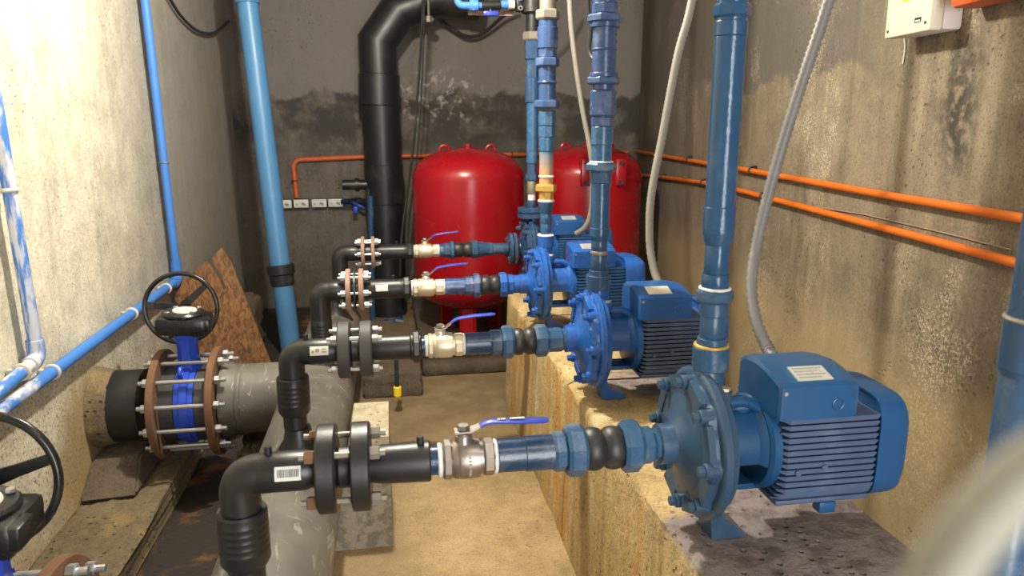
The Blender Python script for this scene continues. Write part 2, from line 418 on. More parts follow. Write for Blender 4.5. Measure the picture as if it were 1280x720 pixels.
# low slab below the tanks, concrete below the valves and pipes
mb = MB(); rough_box(mb, (.135, 3.675, ZF), (1.5, 5.2, -1.237), 5, .005, 2)
tag(mb.build('tank_base', 'dark_conc', ang=50), 'dark low concrete slab standing under the red tanks', 'slab')
mb = MB(); rough_box(mb, (-.16, 3.40, ZF), (.12, 3.78, -1.18), 4, .005, 8)
tag(mb.build('concrete_step', 'dark_conc', ang=50), 'brown concrete step behind the hanging yellow-capped rod', 'step')
HX, HZ, HR = -.285, -.985, .127
mb = MB()
poly = [(-.26, ZF), (-.03, ZF), (-.03, -.93), (-.145, -.93)]
for k in range(6):
    a = math.radians(12 - k*16); poly.append((HX+.135*math.cos(a), HZ+.135*math.sin(a)))
poly = [p for p in poly if p[1] >= ZF]
mb.loft([[V((x, y, z)) for x, z in poly] for y in (2.11, 2.14, 2.2, 2.3, 2.38, 2.40)])
bmesh.ops.bevel(mb.bm, geom=[e for e in mb.bm.edges if len(e.link_faces) == 2 and e.calc_face_angle(0) > .8], offset=.008, segments=2, affect='EDGES')
tag(mb.build('support_block', 'pale_conc', ang=40), 'pale concrete block propping the big grey header pipe', 'concrete block')
mb = MB(); rough_box(mb, (XL+.001, 1.0, ZF), (-.77, 3.3, -1.20), 9, .006, 5)
tag(mb.build('concrete_ledge', 'rough_conc', ang=50), 'stained concrete ledge along the foot of the cream wall', 'ledge')
mb = MB()
mb.loft([[V((XL+.001, 2.34, -1.192)), V((-.85, 2.36, -1.192)), V((-.85, 2.8, -1.192)), V((XL+.001, 2.8, -1.192))],
         [V((XL+.001, 2.47, -1.108)), V((-.87, 2.49, -1.108)), V((-.87, 2.74, -1.108)), V((XL+.001, 2.74, -1.108))]])
bmesh.ops.bevel(mb.bm, geom=mb.bm.edges[:], offset=.008, segments=2, affect='EDGES')
tag(mb.build('concrete_pier', 'dark_conc', ang=40), 'small concrete pier under the pipe stub at the wall', 'pier')  # dark concrete stands in for the shade under the stub
mb = MB(); rough_box(mb, (-.56, 2.50, ZF), (-.43, 2.74, -1.12), 4, .012, 6, .03)
tag(mb.build('concrete_pier', 'dark_conc', ang=50), 'crumbly concrete pier below the pipe right of the rusty flanges', 'pier')
mb = MB(); rough_box(mb, (-.98, 4.05, ZF), (-.76, 4.4, -.98), 4, .02, 9, .04)
tag(mb.build('concrete_lump', 'dark_conc', ang=50), 'dark concrete lump on the floor behind the leaning board', 'concrete lump')

# ------------------------------------------------------------------ big grey header with its two branches
ROWY = [1.20, 1.93, 2.66, 3.38]
BY, BZ, BR = [2.60, 1.27], -.965, .124
hd = thing('header_pipe', 'big scratched grey header pipe lying along the floor under the black elbows', 'pipe', (HX, 2.2, HZ-HR))
def hl(p): return V(p) - hd.location
mb = MB(); mb.cyl(hl((HX, 1.02, HZ)), hl((HX, 3.62, HZ)), HR, seg=56, ch=.01)
hp = mb.build('main_pipe', 'pe_grey', hd)
for y in (1.72, 2.48, 3.1):
    mb = MB(); mb.torus(hl((HX, y, HZ)), Y1, HR-.001, .0035, 56, 8); mb.build('weld_bead', 'pe_grey', hp)
VX = -.712
for y in BY:
    mb = MB(); mb.lathe(hl((VX+.075, y, BZ)), X1, [(.032, BR-.01), (.034, BR+.012), (.055, BR+.012), (.075, BR), (.20, BR), (.30, BR)], 56)
    b_ = mb.build('branch_pipe', 'pe_grey', hd)
    mb = MB(); mb.torus(hl((VX+.165, y, BZ)), X1, BR, .004, 56, 8); mb.build('weld_bead', 'pe_grey', b_); mb = MB(); mb.torus(hl((VX+.18, y, BZ)), X1, BR, .003, 56, 8)
    mb.build('weld_bead', 'pe_grey', b_)
for k, y in enumerate(ROWY):
    mb = MB(); mb.lathe(hl((-.268, y, -.895)), Z1, [(-.03, .085), (.0, .078), (.03, .056), (.055, .040), (.09, .034)], 32)
    mb.build('saddle', 'pe', hd)

# pipe stub in the wall
st = thing('pipe_stub', 'dark pipe stub set in rough mortar at the left wall', 'pipe', (XL, BY[0], BZ))
mb = MB(); mb.cyl((0.002, 0, 0), (.155, 0, 0), BR, seg=56); mb.build('pipe', 'pe', st)
mb = MB(); rd = random.Random(4); ph = [rd.uniform(0, 6) for _ in range(4)]
mb.lathe((.0015, 0, 0), X1, [(0, .140), (.012, .136), (.035, .131), (.05, .1285), (.06, .1262)], 64,
         fn=lambda t: 1+.02*math.sin(3*t+ph[0])+.015*math.sin(7*t+ph[1])+.008*math.sin(13*t+ph[2]))
mb.build('mortar_collar', 'rough_conc', st)
st2 = thing('pipe_stub', 'dark pipe stub at the wall behind the partly cut-off blue valve', 'pipe', (XL, BY[1], BZ))
mb = MB(); mb.cyl((0.002, 0, 0), (.155, 0, 0), BR, seg=56); mb.build('pipe', 'pe_old', st2)

# ------------------------------------------------------------------ butterfly valves
bv = thing('butterfly_valve', 'blue butterfly valve with black handwheel before the leaning board', 'valve', (VX, BY[0], BZ), 'handwheel butterfly valves')
mb = MB(); mb.lathe((-.033, 0, 0), X1, [(0, .128), (.002, .136), (.018, .137), (.021, .142), (.045, .142), (.048, .137), (.064, .136), (.066, .128)], 56)
for a in (PI/2-.42, PI/2+.42): pass
body = mb.build('valve_body', 'valve_blue', bv)
for (y, z, up) in ((-.055, .135, 1), (.055, .135, 1), (-.02, -.155, -1)):
    mb = MB(); mb.torus((-.01, y*1.35, z), X1, .014, .007, 20, 8); mb.box((-.018, y*1.35-.012, z-.035 if up > 0 else z), (-.002, y*1.35+.012, z-.008 if up > 0 else z+.03)); mb.build('lug', 'valve_blue', body)
mb = MB(); mb.lathe((0, 0, .125), Z1, [(0, .050), (.03, .036), (.08, .034), (.115, .040), (.12, .055), (.135, .055)], 8, PI/8)
mb.build('neck', 'valve_blue', bv)
for s_ in (-1, 1):
    mb = MB(); mb.cyl((s_*.034, 0, 0), (s_*.082, 0, 0), .133, seg=48); mb.build('stub_end', 'pe_old', bv)
    mb = MB(); mb.annulus((s_*.092, 0, 0), X1, -.012, .012, .131, .190, 64, .003); mb.build('flange_ring', 'rust', bv)
for k in range(12):
    a = 2*PI*(k+.5)/12; y, z = .163*math.cos(a), .163*math.sin(a)
    mb = MB(); mb.cyl((-.135, y, z), (.142, y, z), .0075, seg=10); sb = mb.build('stud_bolt', 'zinc', bv)
    mb = MB(); mb.nut((-.122, y, z), (-.105, y, z), .0155); mb.build('nut', 'zinc', sb)
    mb = MB(); mb.nut((.105, y, z), (.124, y, z), .0155); mb.build('nut', 'zinc', sb)
gb = MB(); tl = Matrix.Rotation(.06, 3, 'Y')
gb.box((-.082, -.075, .258), (.082, .06, .320), .014, tl); gb.box((-.05, -.04, .245), (.05, .04, .265), .005)
gb.box((.050, -.07, .268), (.094, -.01, .313), .008, tl)
g = gb.build('gearbox', 'blk_metal', bv)
mb = MB(); mb.lathe((0, -.008, .320), tl @ Z1, [(0, .07), (.008, .07), (.013, .065), (.014, .05)], 40)
mb.build('cover_plate', 'blk_metal', g)
mb = MB(); mb.lathe((.004, -.008, .3335), tl @ Z1, [(0, .04), (.005, .038), (.007, .03)], 32); mb.build('indicator_cap', 'label', g)
for k in range(4):
    mb = MB(); a = k*PI/2+.7; mb.nut((.057*math.cos(a), -.008+.052*math.sin(a), .332), (.057*math.cos(a), -.008+.052*math.sin(a), .340), .008); mb.build('cover_bolt', 'zinc', g)
WC = V((-.042, .12, .312))
hw = bpy.data.objects.new('handwheel', None); C.objects.link(hw); hw.parent = bv
wax = V((.05, 1, -.12)).normalized()
mb = MB(); mb.torus(WC, wax, .125, .0085, 56, 12); mb.build('rim', 'blk_metal', hw)
a_, u_, w_ = frame(wax)
for ang in (48, -82, 165):
    d = u_*math.cos(math.radians(ang)) - w_*math.sin(math.radians(ang))*-1
    pp = wax.cross(d)
    mb = MB(); pts = [(WC+d*t, wd) for t, wd in ((.012, .016), (.06, .012), (.121, .010))]
    mb.loft([[p + pp*wd + wax*.005, p - pp*wd + wax*.005, p - pp*wd - wax*.005, p + pp*wd - wax*.005] for p, wd in pts])
    mb.build('spoke', 'blk_metal', hw)
mb = MB(); mb.cyl(WC - wax*.065, WC + wax*.012, .0175, seg=20, ch=.002); mb.build('hub', 'blk_metal', hw)
bv2 = copy_tree(bv); bv2.location = (VX, BY[1], BZ+.005)
hw2 = [o for o in bv2.children if o.name.startswith('handwheel')] or [o for o in bpy.data.objects if o.parent == bv2 and o.name.startswith('handwheel')]
hw2[0].matrix_local = Matrix.Translation(WC) @ Matrix.Rotation(math.radians(24), 4, wax) @ Matrix.Translation(-WC)
bv2['label'] = 'blue butterfly valve cut off by the lower left corner, black handwheel up close'

# ------------------------------------------------------------------ black suction pipes
SZ = [-.580, -.595, -.595, -.583]
AX = -.268
ordn = ['nearest', 'second nearest', 'third nearest', 'farthest']
def sticker(parent, x0, x1, r, deg, kind):
    mb = MB(); n = 6; h = .012
    a0 = math.radians(deg); da = h/r
    rings = []
    for i in range(n+1):
        a = a0 - da + 2*da*i/n; rings.append([V((x, -math.cos(a)*rr, math.sin(a)*rr)) for x, rr in ((x0, r+.0002), (x1, r+.0002), (x1, r+.0008), (x0, r+.0008))])
    mb.loft(rings); s_ = mb.build('sticker', 'label' if kind != 'bars' else 'white', parent)
    mb = MB(); rd = random.Random(3)
    def bar(xa, xb, f0, f1):
        rr = []
        for f in (f0, (f0+f1)/2, f1):
            a = a0 + da*f; rr.append([V((x, -math.cos(a)*q, math.sin(a)*q)) for x, q in ((xa, r+.0007), (xb, r+.0007), (xb, r+.0011), (xa, r+.0011))])
        mb.loft(rr)
    if kind == 'bars':
        x = x0 + .004
        while x < x1-.004:
            wd = rd.choice((.0006, .001, .0014)); bar(x, x+wd, -.45, .6); x += wd + rd.choice((.0007, .0011))
        mb.build('bar_code', 'black', s_)
    elif kind == 'marks':
        bar(x0+.005, x0+.010, -.5, .1); bar(x0+.014, x0+.024, -.3, .5); bar(x0+.030, x0+.042, -.4, -.1); bar(x0+.030, x0+.042, .2, .5)
        mb.build('print', 'print_grey', s_)
    else: mb.bm.free()
def suction(k, P):
    Y, z = ROWY[k], SZ[k]
    xa = lambda px: XA(px, Y, z)
    rr = P['r']; ex = xa(P['elbow']) + rr
    t = thing('suction_pipe', P['label'], 'pipe', (ex, Y, -.86), 'black suction pipes')
    L = lambda x, dy=0, dz=0: V((x-ex, dy, z+.86+dz))
    ring = xa(P['ring'])
    zc = ZA(P['coup'][0], ex, Y); zd = ZA(P['coup'][1], ex, Y)
    mb = MB(); mb.tube(bend((0, 0, zc+.86-.005), L(ex), L(ring), max(.036, ring-ex-.001), 12), rr, 32); mb.build('elbow', 'pe', t)
    mb = MB(); w = P['coup'][2]
    prof = [(zd, w*.86), (zd+.010, w)] 
    nrib = 5
    for i in range(nrib):
        q = zd+.03+(zc-zd-.04)*i/nrib; prof += [(q, w), (q+.001, w*1.008), (q+.004, w*1.008), (q+.005, w)]
    prof += [(zc-.004, w), (zc, w*.94)]
    mb.lathe((0, 0, .86), Z1, prof, 36); mb.build('coupler', 'pe', t)
    mb = MB(); mb.cyl((0, 0, zd+.87), (0, 0, .056), rr*.93, seg=28); mb.build('riser_stub', 'pe', t)
    f1, f2, ft, fr = xa(P['f1']), xa(P['f2']), P['ft'], P['fr']
    so = P['so']
    mb = MB(); mb.lathe(L(0), X1, [(ring-ex-.002+ex, rr*.97), (ring+.003, rr*1.03), (f1-ft/2-.02, rr*1.02), (f1-ft/2-.012, rr*.93), (f1-ft/2, rr*.9)], 36)
    sk = mb.build('socket', 'pe', t)
    if P.get('nub'):
        for px in P['nub']:
            x = xa(px)
            mb = MB(); mb.cyl(L(x, 0, so*.9), L(x, 0, so+.014), .0065, seg=14, ch=.001); mb.build('terminal', 'pe', t)
    s1 = xa(P['s'][0]); s2 = xa(P['s'][1])
    mb = MB(); mb.lathe(L(0), X1, [(f1+ft/2-.001, rr*.9), (f1+ft/2+.004, rr*1.05), (f2-ft/2-.004, rr*1.05), (f2-ft/2+.001, rr*.9)], 32)
    mb.build('stub_end', 'pe', t)
    pr = [(f2+ft/2, so*.9), (f2+ft/2+.006, so*.93), (f2+ft/2+.02, so)]
    if P.get('collar'):
        c0 = xa(P['collar'][0])
        pr += [(c0-.012, so), (c0-.004, so*1.0), (c0, P['collar'][1]*.86), (s2-.004, P['collar'][1]*.86), (s2, P['collar'][1]*.78)]
    else: pr += [(s2-.003, so*1.06), (s2, so)]
    mb = MB(); mb.lathe(L(0), X1, pr, 36)
    s_ = mb.build('socket', 'pe', t)
    if P.get('collar'):
        mb = MB(); mb.nut(L(c0+.002), L(s2-.004), P['collar'][1], 8); mb.build('collar', 'pe', t)
    for fx in (f1, f2):
        mb = MB(); mb.annulus(L(fx), X1, -ft/2, ft/2, rr*.88, fr, 56, .003); mb.build('flange', P['fm'], t)
    if P.get('wafer'):
        mb = MB(); mb.cyl(L(xa(P['wafer'])-.0035), L(xa(P['wafer'])+.0035), fr*.93, seg=48); mb.build('gasket', 'rubber', t)
    nb = P['nb']
    for i in range(nb):
        a = 2*PI*(i+.5)/nb + P.get('ba', 0); dy, dz = fr*.77*math.cos(a), fr*.77*math.sin(a)
        e0, e1 = f1-ft/2-.026, f2+ft/2+.026
        br = fr*.075
        mb = MB(); mb.cyl(L(e0, dy, dz), L(e1, dy, dz), br, seg=10); b_ = mb.build('bolt', P['bm'], t)
        mb = MB(); mb.nut(L(f1-ft/2-.017, dy, dz), L(f1-ft/2, dy, dz), br*2.0); mb.build('nut', P.get('nm', P['bm']), b_)
        mb = MB(); mb.nut(L(f2+ft/2, dy, dz), L(f2+ft/2+.017, dy, dz), br*2.0); mb.build('nut', P['bm'], b_)
    if P.get('st'):
        a, b, kind, where = P['st']
        sticker_parent = bpy.data.objects.new('decal', None)
        bpy.data.objects.remove(sticker_parent)
        par = sk if where == 0 else s_
        rad = rr*1.022 if where == 0 else so
        # sticker geometry is built about the pipe axis, so shift it there
        before = set(bpy.data.objects)
        sticker(par, xa(a)-ex, xa(b)-ex, rad, 18, kind)
        for o in set(bpy.data.objects) - before:
            if o.parent == par: o.location = (0, 0, z+.86)
    return t
suction(0, dict(label='black suction pipe nearest the camera, elbow beside a barcode sticker', elbow=272, r=.0335, ring=324, coup=(636, 704, .042), f1=410, f2=452, ft=.032, fr=.076,
                so=.0335, s=(466, 538), fm='pe', bm='galv', nm='rust', nb=4, ba=0, nub=(337, 526), st=(347, 379, 'bars', 0)))
suction(1, dict(label='second nearest black suction pipe, thick black flanges over the header pipe', elbow=347, r=.0335, ring=375, coup=(470, 517, .042), f1=431, f2=458, ft=.032, fr=.076,
                so=.034, s=(466, 527), fm='pe_old', bm='zinc', nb=4, ba=0, nub=(383,), collar=(514, .045), st=(389, 412, 'marks', 0)))
suction(2, dict(label='third nearest black suction pipe with brown flanges and white sticker', elbow=386, r=.037, ring=411, coup=(398, 432, .038), f1=436, f2=452, ft=.018, fr=.077,
                so=.0355, s=(455, 514), fm='rust_pale', bm='zinc', nb=6, ba=PI/6, nub=(463, 492), wafer=444, collar=(503, .043), st=(470, 485, 'blank', 1)))
suction(3, dict(label='farthest black suction pipe with brown flanges before the red tank', elbow=414, r=.036, ring=430, coup=(345, 372, .037), f1=454, f2=466.5, ft=.016, fr=.073,
                so=.034, s=(470, 517), fm='rust_pale', bm='zinc', nb=6, ba=PI/6, nub=(496,), collar=(508, .038)))

# ------------------------------------------------------------------ ball valves
def ball_valve(k, P):
    Y, z = ROWY[k], SZ[k]; xa = lambda px: XA(px, Y, z)
    a, b, c, d = [xa(p) for p in P['px']]          # tape | body start | body end | end
    xm = (b+c)/2 - .004
    t = thing('ball_valve', P['label'], 'valve', (xm, Y, z), 'blue-handled ball valves')
    r = P['r']; m = P['mat']
    if P.get('nip'):
        mb = MB(); mb.cyl((xa(P['nip'])-xm, 0, 0), (a-xm+.004, 0, 0), r*.72, seg=28); mb.build('nipple', 'navy', t)
    mb = MB(); mb.cyl((a-xm, 0, 0), (a-xm+.008, 0, 0), r*.84, seg=28, ch=.002); mb.build('thread_tape', 'tape', t)
    mb = MB(); mb.lathe((0, 0, 0), X1, [(b-xm-.001, r*.86), (b-xm+.003, r*.95), (b-xm+.010, r), (b-xm+.012, r*.97), ((b-xm)*.3, r), ((c-xm)*.45, r*1.01), ((c-xm)*.8, r*.97), (c-xm-.006, r*.84), (c-xm, r*.82)], 36)
    bd = mb.build('valve_body', m, t)
    mb = MB(); mb.nut((a-xm+.008, 0, 0), (b-xm+.001, 0, 0), r*.98, 8, PI/8); mb.build('hex_end', m, t)
    mb = MB(); mb.nut((c-xm-.001, 0, 0), (d-xm-.004, 0, 0), r*.92, 8, PI/8); mb.build('hex_end', m, t)
    mb = MB(); mb.cyl((d-xm-.007, 0, 0), (d-xm, 0, 0), r*.86, seg=28, ch=.002); mb.build('thread_tape', 'tape', t)
    if P.get('marks'):
        mb = MB(); rd = random.Random(7); a0 = math.radians(-34)
        for i in range(7):
            a1 = math.radians(-30 + 9*i)
            cy, cz = -math.cos(a1)*r, math.sin(a1)*r
            mb.box((.004, cy-.0012, cz-.0016), (.004+rd.uniform(.004, .006), cy+.0005, cz+.0016))
        mb.build('cast_marks', m, bd)
    s = P['s']
    sx = P.get('sx', 0); hz, rs = P.get('hz', .046), P.get('rs', 1.0)
    mb = MB(); mb.lathe((sx, 0, 0), Z1, [(r*.8, .017*s), (hz-.006, .015*s), (hz-.004, .013*s), (hz-.001, .013*s), (hz, .007*s), (hz+.008, .007*s)], 20); mb.build('stem', m, t)
    mb = MB(); mb.nut((sx, 0, hz+.004*s), (sx, 0, hz+.013*s), .0115*s); mb.build('stem_nut', 'nickel', t)
    # lever: flat strip through bends, then a vinyl grip
    pts = [(sx-.016*s, hz), (sx+.012*s, hz+.001), (sx+.038*s, hz+.021*rs), (sx+.044*s, hz+.023*rs)]
    w = .0095*s
    def strip(pts, w, th):
        mb = MB(); mb.loft([[V((x, -wd, q+th)), V((x, wd, q+th)), V((x, wd, q)), V((x, -wd, q))] for (x, q), wd in zip(pts, w)]); return mb
    lv = strip(pts, [w*1.2, w*1.2, w*.8, w*.8], .0035).build('lever', 'nickel', t)
    L = P['grip']; r0, r1 = pts[2][0]-.010*s, hz+.013*rs
    g = [(r0, r1, .9), (sx+.040*s, hz+.0225*rs, .95), (sx+.050*s, hz+.026*rs, 1), (sx+L*.6, hz+.027*rs+P['tilt']*.6*L, 1.15), (sx+L-.008, hz+.0265*rs+P['tilt']*L, 1.1), (sx+L, hz+.0268*rs+P['tilt']*L, .55)]
    mb = MB()
    rings = []
    for x, q, f in g:
        ww = .0105*s*f; th = .0038*s*min(1, f*1.2)
        rings.append([V((x, ww*math.cos(2*PI*j/14), q + .002 + th*math.sin(2*PI*j/14))) for j in range(14)])
    mb.loft(rings); gr = mb.build('grip', 'grip', lv)
    if P.get('marks'):
        mb = MB()
        for x0, x1 in ((.060, .064), (.066, .074), (.082, .108)):
            mb.box((sx+x0, -.0042, hz+.0272*rs+.0050), (sx+x1, -.0002, hz+.0272*rs+.0062))
        mb.build('print', 'white', gr)
    return t
ball_valve(0, dict(label='nickel ball valve nearest the camera, blue lever over the sandy floor', px=(547, 565, 603, 621), r=.0355, mat='nickel', nip=537, s=1.0, grip=.152, tilt=-.03, marks=1, sx=-.002, hz=.050, rs=.55))
ball_valve(1, dict(label='second nearest ball valve, pale brass with blue lever before tank leg', px=(531, 541, 568, 581), r=.0345, mat='brass', nip=525, s=1.0, grip=.150, tilt=.045, sx=-.004))
ball_valve(2, dict(label='third nearest ball valve, pale brass, blue lever against the tank', px=(513, 522, 544, 556), r=.0335, mat='brass', s=1.0, grip=.155, tilt=.06, sx=.003))
ball_valve(3, dict(label='farthest ball valve, pale brass with its thin lever on the tank middle', px=(516, 523, 541, 549), r=.033, mat='brass', s=1.0, grip=.16, tilt=.07, sx=.002))

# ------------------------------------------------------------------ flexible connectors (pipe, union nuts, rubber bellows)
def connector(k, P):
    Y, z = ROWY[k], SZ[k]; xa = lambda px: XA(px, Y, z)
    x0 = xa(P['start']); t = thing('flexible_connector', P['label'], 'pipe fitting', (x0, Y, z), 'bellows connectors at the pumps')
    for (name, p0, p1, r, kind, mat) in P['seg']:
        a, b = xa(p0)-x0, xa(p1)-x0
        mb = MB()
        if kind == 'c': mb.cyl((a, 0, 0), (b, 0, 0), r, seg=32, ch=.0015)
        elif kind == 't': mb.lathe((0, 0, 0), X1, [(a, r[0]), (b, r[1])], 32)
        elif kind == 'b':
            n = 2; prof = []
            for i in range(n):
                for j in range(9):
                    u = j/8; prof.append((a+(b-a)*(i+u)/n, r*(.80+.20*math.sin(PI*u)**.6)))
            mb.lathe((0, 0, 0), X1, prof, 36)
        else: mb.nut((a, 0, 0), (b, 0, 0), r, int(kind), PI/int(kind))
        mb.build(name, mat, t)
connector(0, dict(label='nearest bellows connector, navy pipe and slate blue nuts over plinth edge', start=621, seg=[
    ('pipe', 621, 664, .0300, 'c', 'navy'), ('pipe_sleeve', 655, 691, .0315, 'c', 'navy'), ('hex_union', 690, 707, .036, '8', 'blue_nut'), ('union_nut', 706, 730, .0475, '8', 'blue_nut'),
    ('bellows', 728, 777, .0395, 'b', 'rubber'), ('union_nut', 775, 799, .0475, '8', 'blue_nut'), ('hex_union', 798, 815, .034, '8', 'blue_nut'), ('nipple', 814, 824, .030, '8', 'blue_nut')]))
connector(1, dict(label='second nearest bellows connector with dark navy pipe and slate nuts', start=581, seg=[
    ('pipe', 581, 613, .0305, 'c', 'navy'), ('hex_union', 612, 628, .036, '8', 'navy'), ('union_nut', 627, 641, .0465, '8', 'blue_nut'),
    ('bellows', 640, 669, .038, 'b', 'rubber'), ('union_nut', 668, 684, .0455, '8', 'blue_nut'), ('hex_union', 683, 703, .034, '8', 'blue_nut'), ('nipple', 702, 714, .030, 'c', 'blue_nut')]))
connector(2, dict(label='third nearest bellows connector, violet blue pipe and bright blue end', start=556, seg=[
    ('pipe', 556, 581, .031, 'c', 'violet_blue'), ('hex_union', 580, 592, .036, '8', 'violet_blue'), ('union_nut', 591, 600, .047, '8', 'violet_blue'),
    ('bellows', 600, 625, .038, 'b', 'rubber'), ('union_nut', 624, 634, .047, '8', 'pump_bright'), ('hex_union', 633, 642, .038, '8', 'pump_bright'), ('nipple', 641, 651, .034, 'c', 'pump_bright'), ('thread_tape', 650, 653, .035, 'c', 'tape')]))
connector(3, dict(label='farthest bellows connector in teal blue ending at a flange', start=549, seg=[
    ('nipple', 549, 555, .030, 'c', 'teal_blue'), ('hex_union', 554, 563, .036, '8', 'teal_blue'), ('union_nut', 562, 568, .045, '8', 'teal_blue'),
    ('bellows', 567, 591, .036, 'b', 'rubber'), ('union_nut', 589, 598, .043, '8', 'teal_blue'), ('reducer', 597, 612, (.037, .030), 't', 'teal_blue'), ('hex_union', 604, 616, .032, '8', 'teal_blue'), ('pipe', 612, 635.5, .027, 'c', 'teal_blue')]))

# ------------------------------------------------------------------ pumps
def pump(k, P):
    x0 = P.get('x', .540); Y, z = ROWY[k], SZ[k]; H = z - ZP
    t = thing('centrifugal_pump', P['label'], 'pump', (x0, Y, ZP), 'blue centrifugal pumps')
    O = V((0, 0, H)); cm, mm, fm, vm = P['cm'], P['mm'], P['fm'], P['vm']
    flg = P.get('flanged')
    mb = MB()
    nk = [(-.071, .031), (-.070, .037), (-.043, .037), (-.041, .040)] if not flg else [(-.060, .03), (-.040, .035)]
    mb.lathe(O, X1, nk + [(-.036, .046), (-.030, .066), (-.024, .085), (-.020, .098), (-.018, .112), (-.008, .118), (.0, .118)], 48)
    cs = mb.build('casing_cover', cm, t)
    mb = MB(); sc = lambda th: 1 + .075*max(0, math.cos(8*th))**1.5
    mb.lathe(O, X1, [(-.022, .100), (-.021, .116), (-.017, .120), (-.004, .122), (.0, .122)], 128, fn=sc); mb.build('scalloped_rim', cm, t)
    mb = MB(); mb.lathe(O, X1, [(-.003, .13), (-.001, .138), (.001, .1405), (.013, .1405), (.016, .138), (.018, .130), (.030, .126), (.036, .10), (.038, .07)], 64); mb.build('casing', cm, t)
    for i in range(8):
        a = 2*PI*i/8; d = V((0, math.sin(a), math.cos(a)))
        p = O + d*.118
        mb = MB(); mb.cyl(p + X1*-.030, p + X1*.001, .0135, seg=16, ch=.002)
        u = V((0, math.cos(a), -math.sin(a)))
        b_ = mb.build('boss', cm, t)
        mb = MB(); mb.nut(p + X1*-.041, p + X1*-.030, .0095); mb.build('bolt', cm, b_)
    # ribs between the hub and the bosses
    for i in range(8):
        mb = MB(); a = 2*PI*(i+.5)/8; d = V((0, math.sin(a), math.cos(a))); u = V((0, math.cos(a), -math.sin(a)))
        w = .026
        mb.loft([[O + d*r + u*w*s_ + X1*x for r, s_, x in ((.104, -1, xx), (.104, 1, xx), (.126, 1.15, xx), (.126, -1.15, xx))] for xx in (-.012, -.024)]); mb.build('rim_pad', cm, cs)
    # foot
    mb = MB()
    ft = MB(); ft.prism([(.026, -.10), (.040, -.10), (.056, -.145), (.100, -H+.010), (.104, -H+.001), (.034, -H+.001), (.034, -H+.012)], O - Y1*.030, X1, Z1, Y1, .060)
    ft.build('foot', cm, t)
    # discharge neck
    nkz = ZA((460, 361, 308, 272)[k], (.564, .562, .567, .652)[k], Y) - z
    mb = MB(); mb.lathe(O + V((.022, 0, 0)), Z1, [(.10, .030), (.135, .029), (.143, .027), (nkz-.004, .026), (nkz-.0005, .026)], 28); mb.build('discharge_neck', cm, t)
    if flg:
        for dx in (-.084, -.064):
            mb = MB(); mb.cyl(O + X1*(dx-.008), O + X1*(dx+.008), .073, seg=44, ch=.002); fl = mb.build('suction_flange', 'teal_blue', t)
            for i in range(4):
                a = PI/4+i*PI/2; p = O + V((0, math.cos(a), math.sin(a)))*.055
                mb = MB(); mb.nut(p + X1*(dx-.018), p + X1*(dx-.008), .009); mb.build('bolt', 'teal_blue', fl)
    # drain plug at the top
    mb = MB(); mb.cyl(O + V((.040, -.03, .085)), O + V((.040, -.03, .108)), .014, seg=16); pg = mb.build('vent_boss', cm, t)
    mb = MB(); mb.nut(O + V((.040, -.03, .108)), O + V((.040, -.03, .115)), .0115); mb.build('vent_plug', 'brass' if not flg else cm, pg)
    # lantern bracket: upper half shell, lower strut, end shield
    mb = MB(); n = 20; rings = []
    for x, r in ((.030, .080), (.040, .072), (.095, .073), (.108, .084), (.118, .090)):
        rings.append((x, r))
    a0, a1 = math.radians(-16), math.radians(196)
    for i in range(n):
        pass
    outer = [[O + V((x, -math.cos(a0+(a1-a0)*i/n)*r, math.sin(a0+(a1-a0)*i/n)*r)) for x, r in rings] + [O + V((x, -math.cos(a0+(a1-a0)*i/n)*(r-.012), math.sin(a0+(a1-a0)*i/n)*(r-.012))) for x, r in reversed(rings)] for i in range(n+1)]
    mb.loft(outer); ln = mb.build('lantern_bracket', mm if not P.get('lm') else P['lm'], t)
    mb = MB(); mb.box(O + V((.03, -.035, -.088)), O + V((.125, .035, -.076)), .003); mb.box(O + V((.03, -.06, -.05)), O + V((.045, .06, .0)), .003); mb.build('strut', mm, ln)
    mb = MB(); mb.cyl(O + X1*.03, O + X1*.125, .016, seg=18); mb.build('shaft', 'dark_in', t)
    mb = MB(); mb.lathe(O, X1, [(.104, .05), (.108, .086), (.114, .093), (.128, .093), (.13, .08)], 40); mb.build('end_shield', mm, t)
    # lifting lug between lantern and terminal box
    mb = MB(); mb.tube(bend(O + V((.05, -.03, .085)), O + V((.085, -.03, .088)), O + V((.118, -.03, .065)), .02, 6), .011, 12); mb.build('lifting_lug', mm, t)
    # motor
    ml = P.get('ml', .185); m0 = .122; m1 = m0+ml
    mb = MB(); mb.cyl(O + X1*m0, O + X1*(m1+.03), .074, seg=40); mt = mb.build('motor_frame', fm, t)
    mb = MB()
    nf = 14
    for i in range(nf):
        zz = -.088 + .156*i/(nf-1)
        hw = min(.096, math.sqrt(max(.0001, .118**2 - zz*zz)))
        xx = m0 + .002
        mb.loft([[O + V((xx+.012, -hw, zz+s_)), O + V((xx, -hw+.010, zz+s_*.3)), O + V((xx, hw-.010, zz+s_*.3)), O + V((xx+.012, hw, zz+s_)), O + V((m1-.004, hw, zz+s_)), O + V((m1+.006, hw-.005, zz+s_*.3)), O + V((m1+.006, -hw+.005, zz+s_*.3)), O + V((m1-.004, -hw, zz+s_))] for s_ in (-.0043, .0043)])
    mb.box(O + V((m0+.004, -.085, -.098)), O + V((m1+.004, .085, -.088)), .003)
    for (bx, bz) in ((m0+.035, -.028), (m0+.085, -.022)):
        mb.cyl(O + V((bx, -.090, bz)), O + V((bx, -.100, bz)), .006, seg=10)
    mb.build('cooling_fins', fm, mt)
    mb = MB()
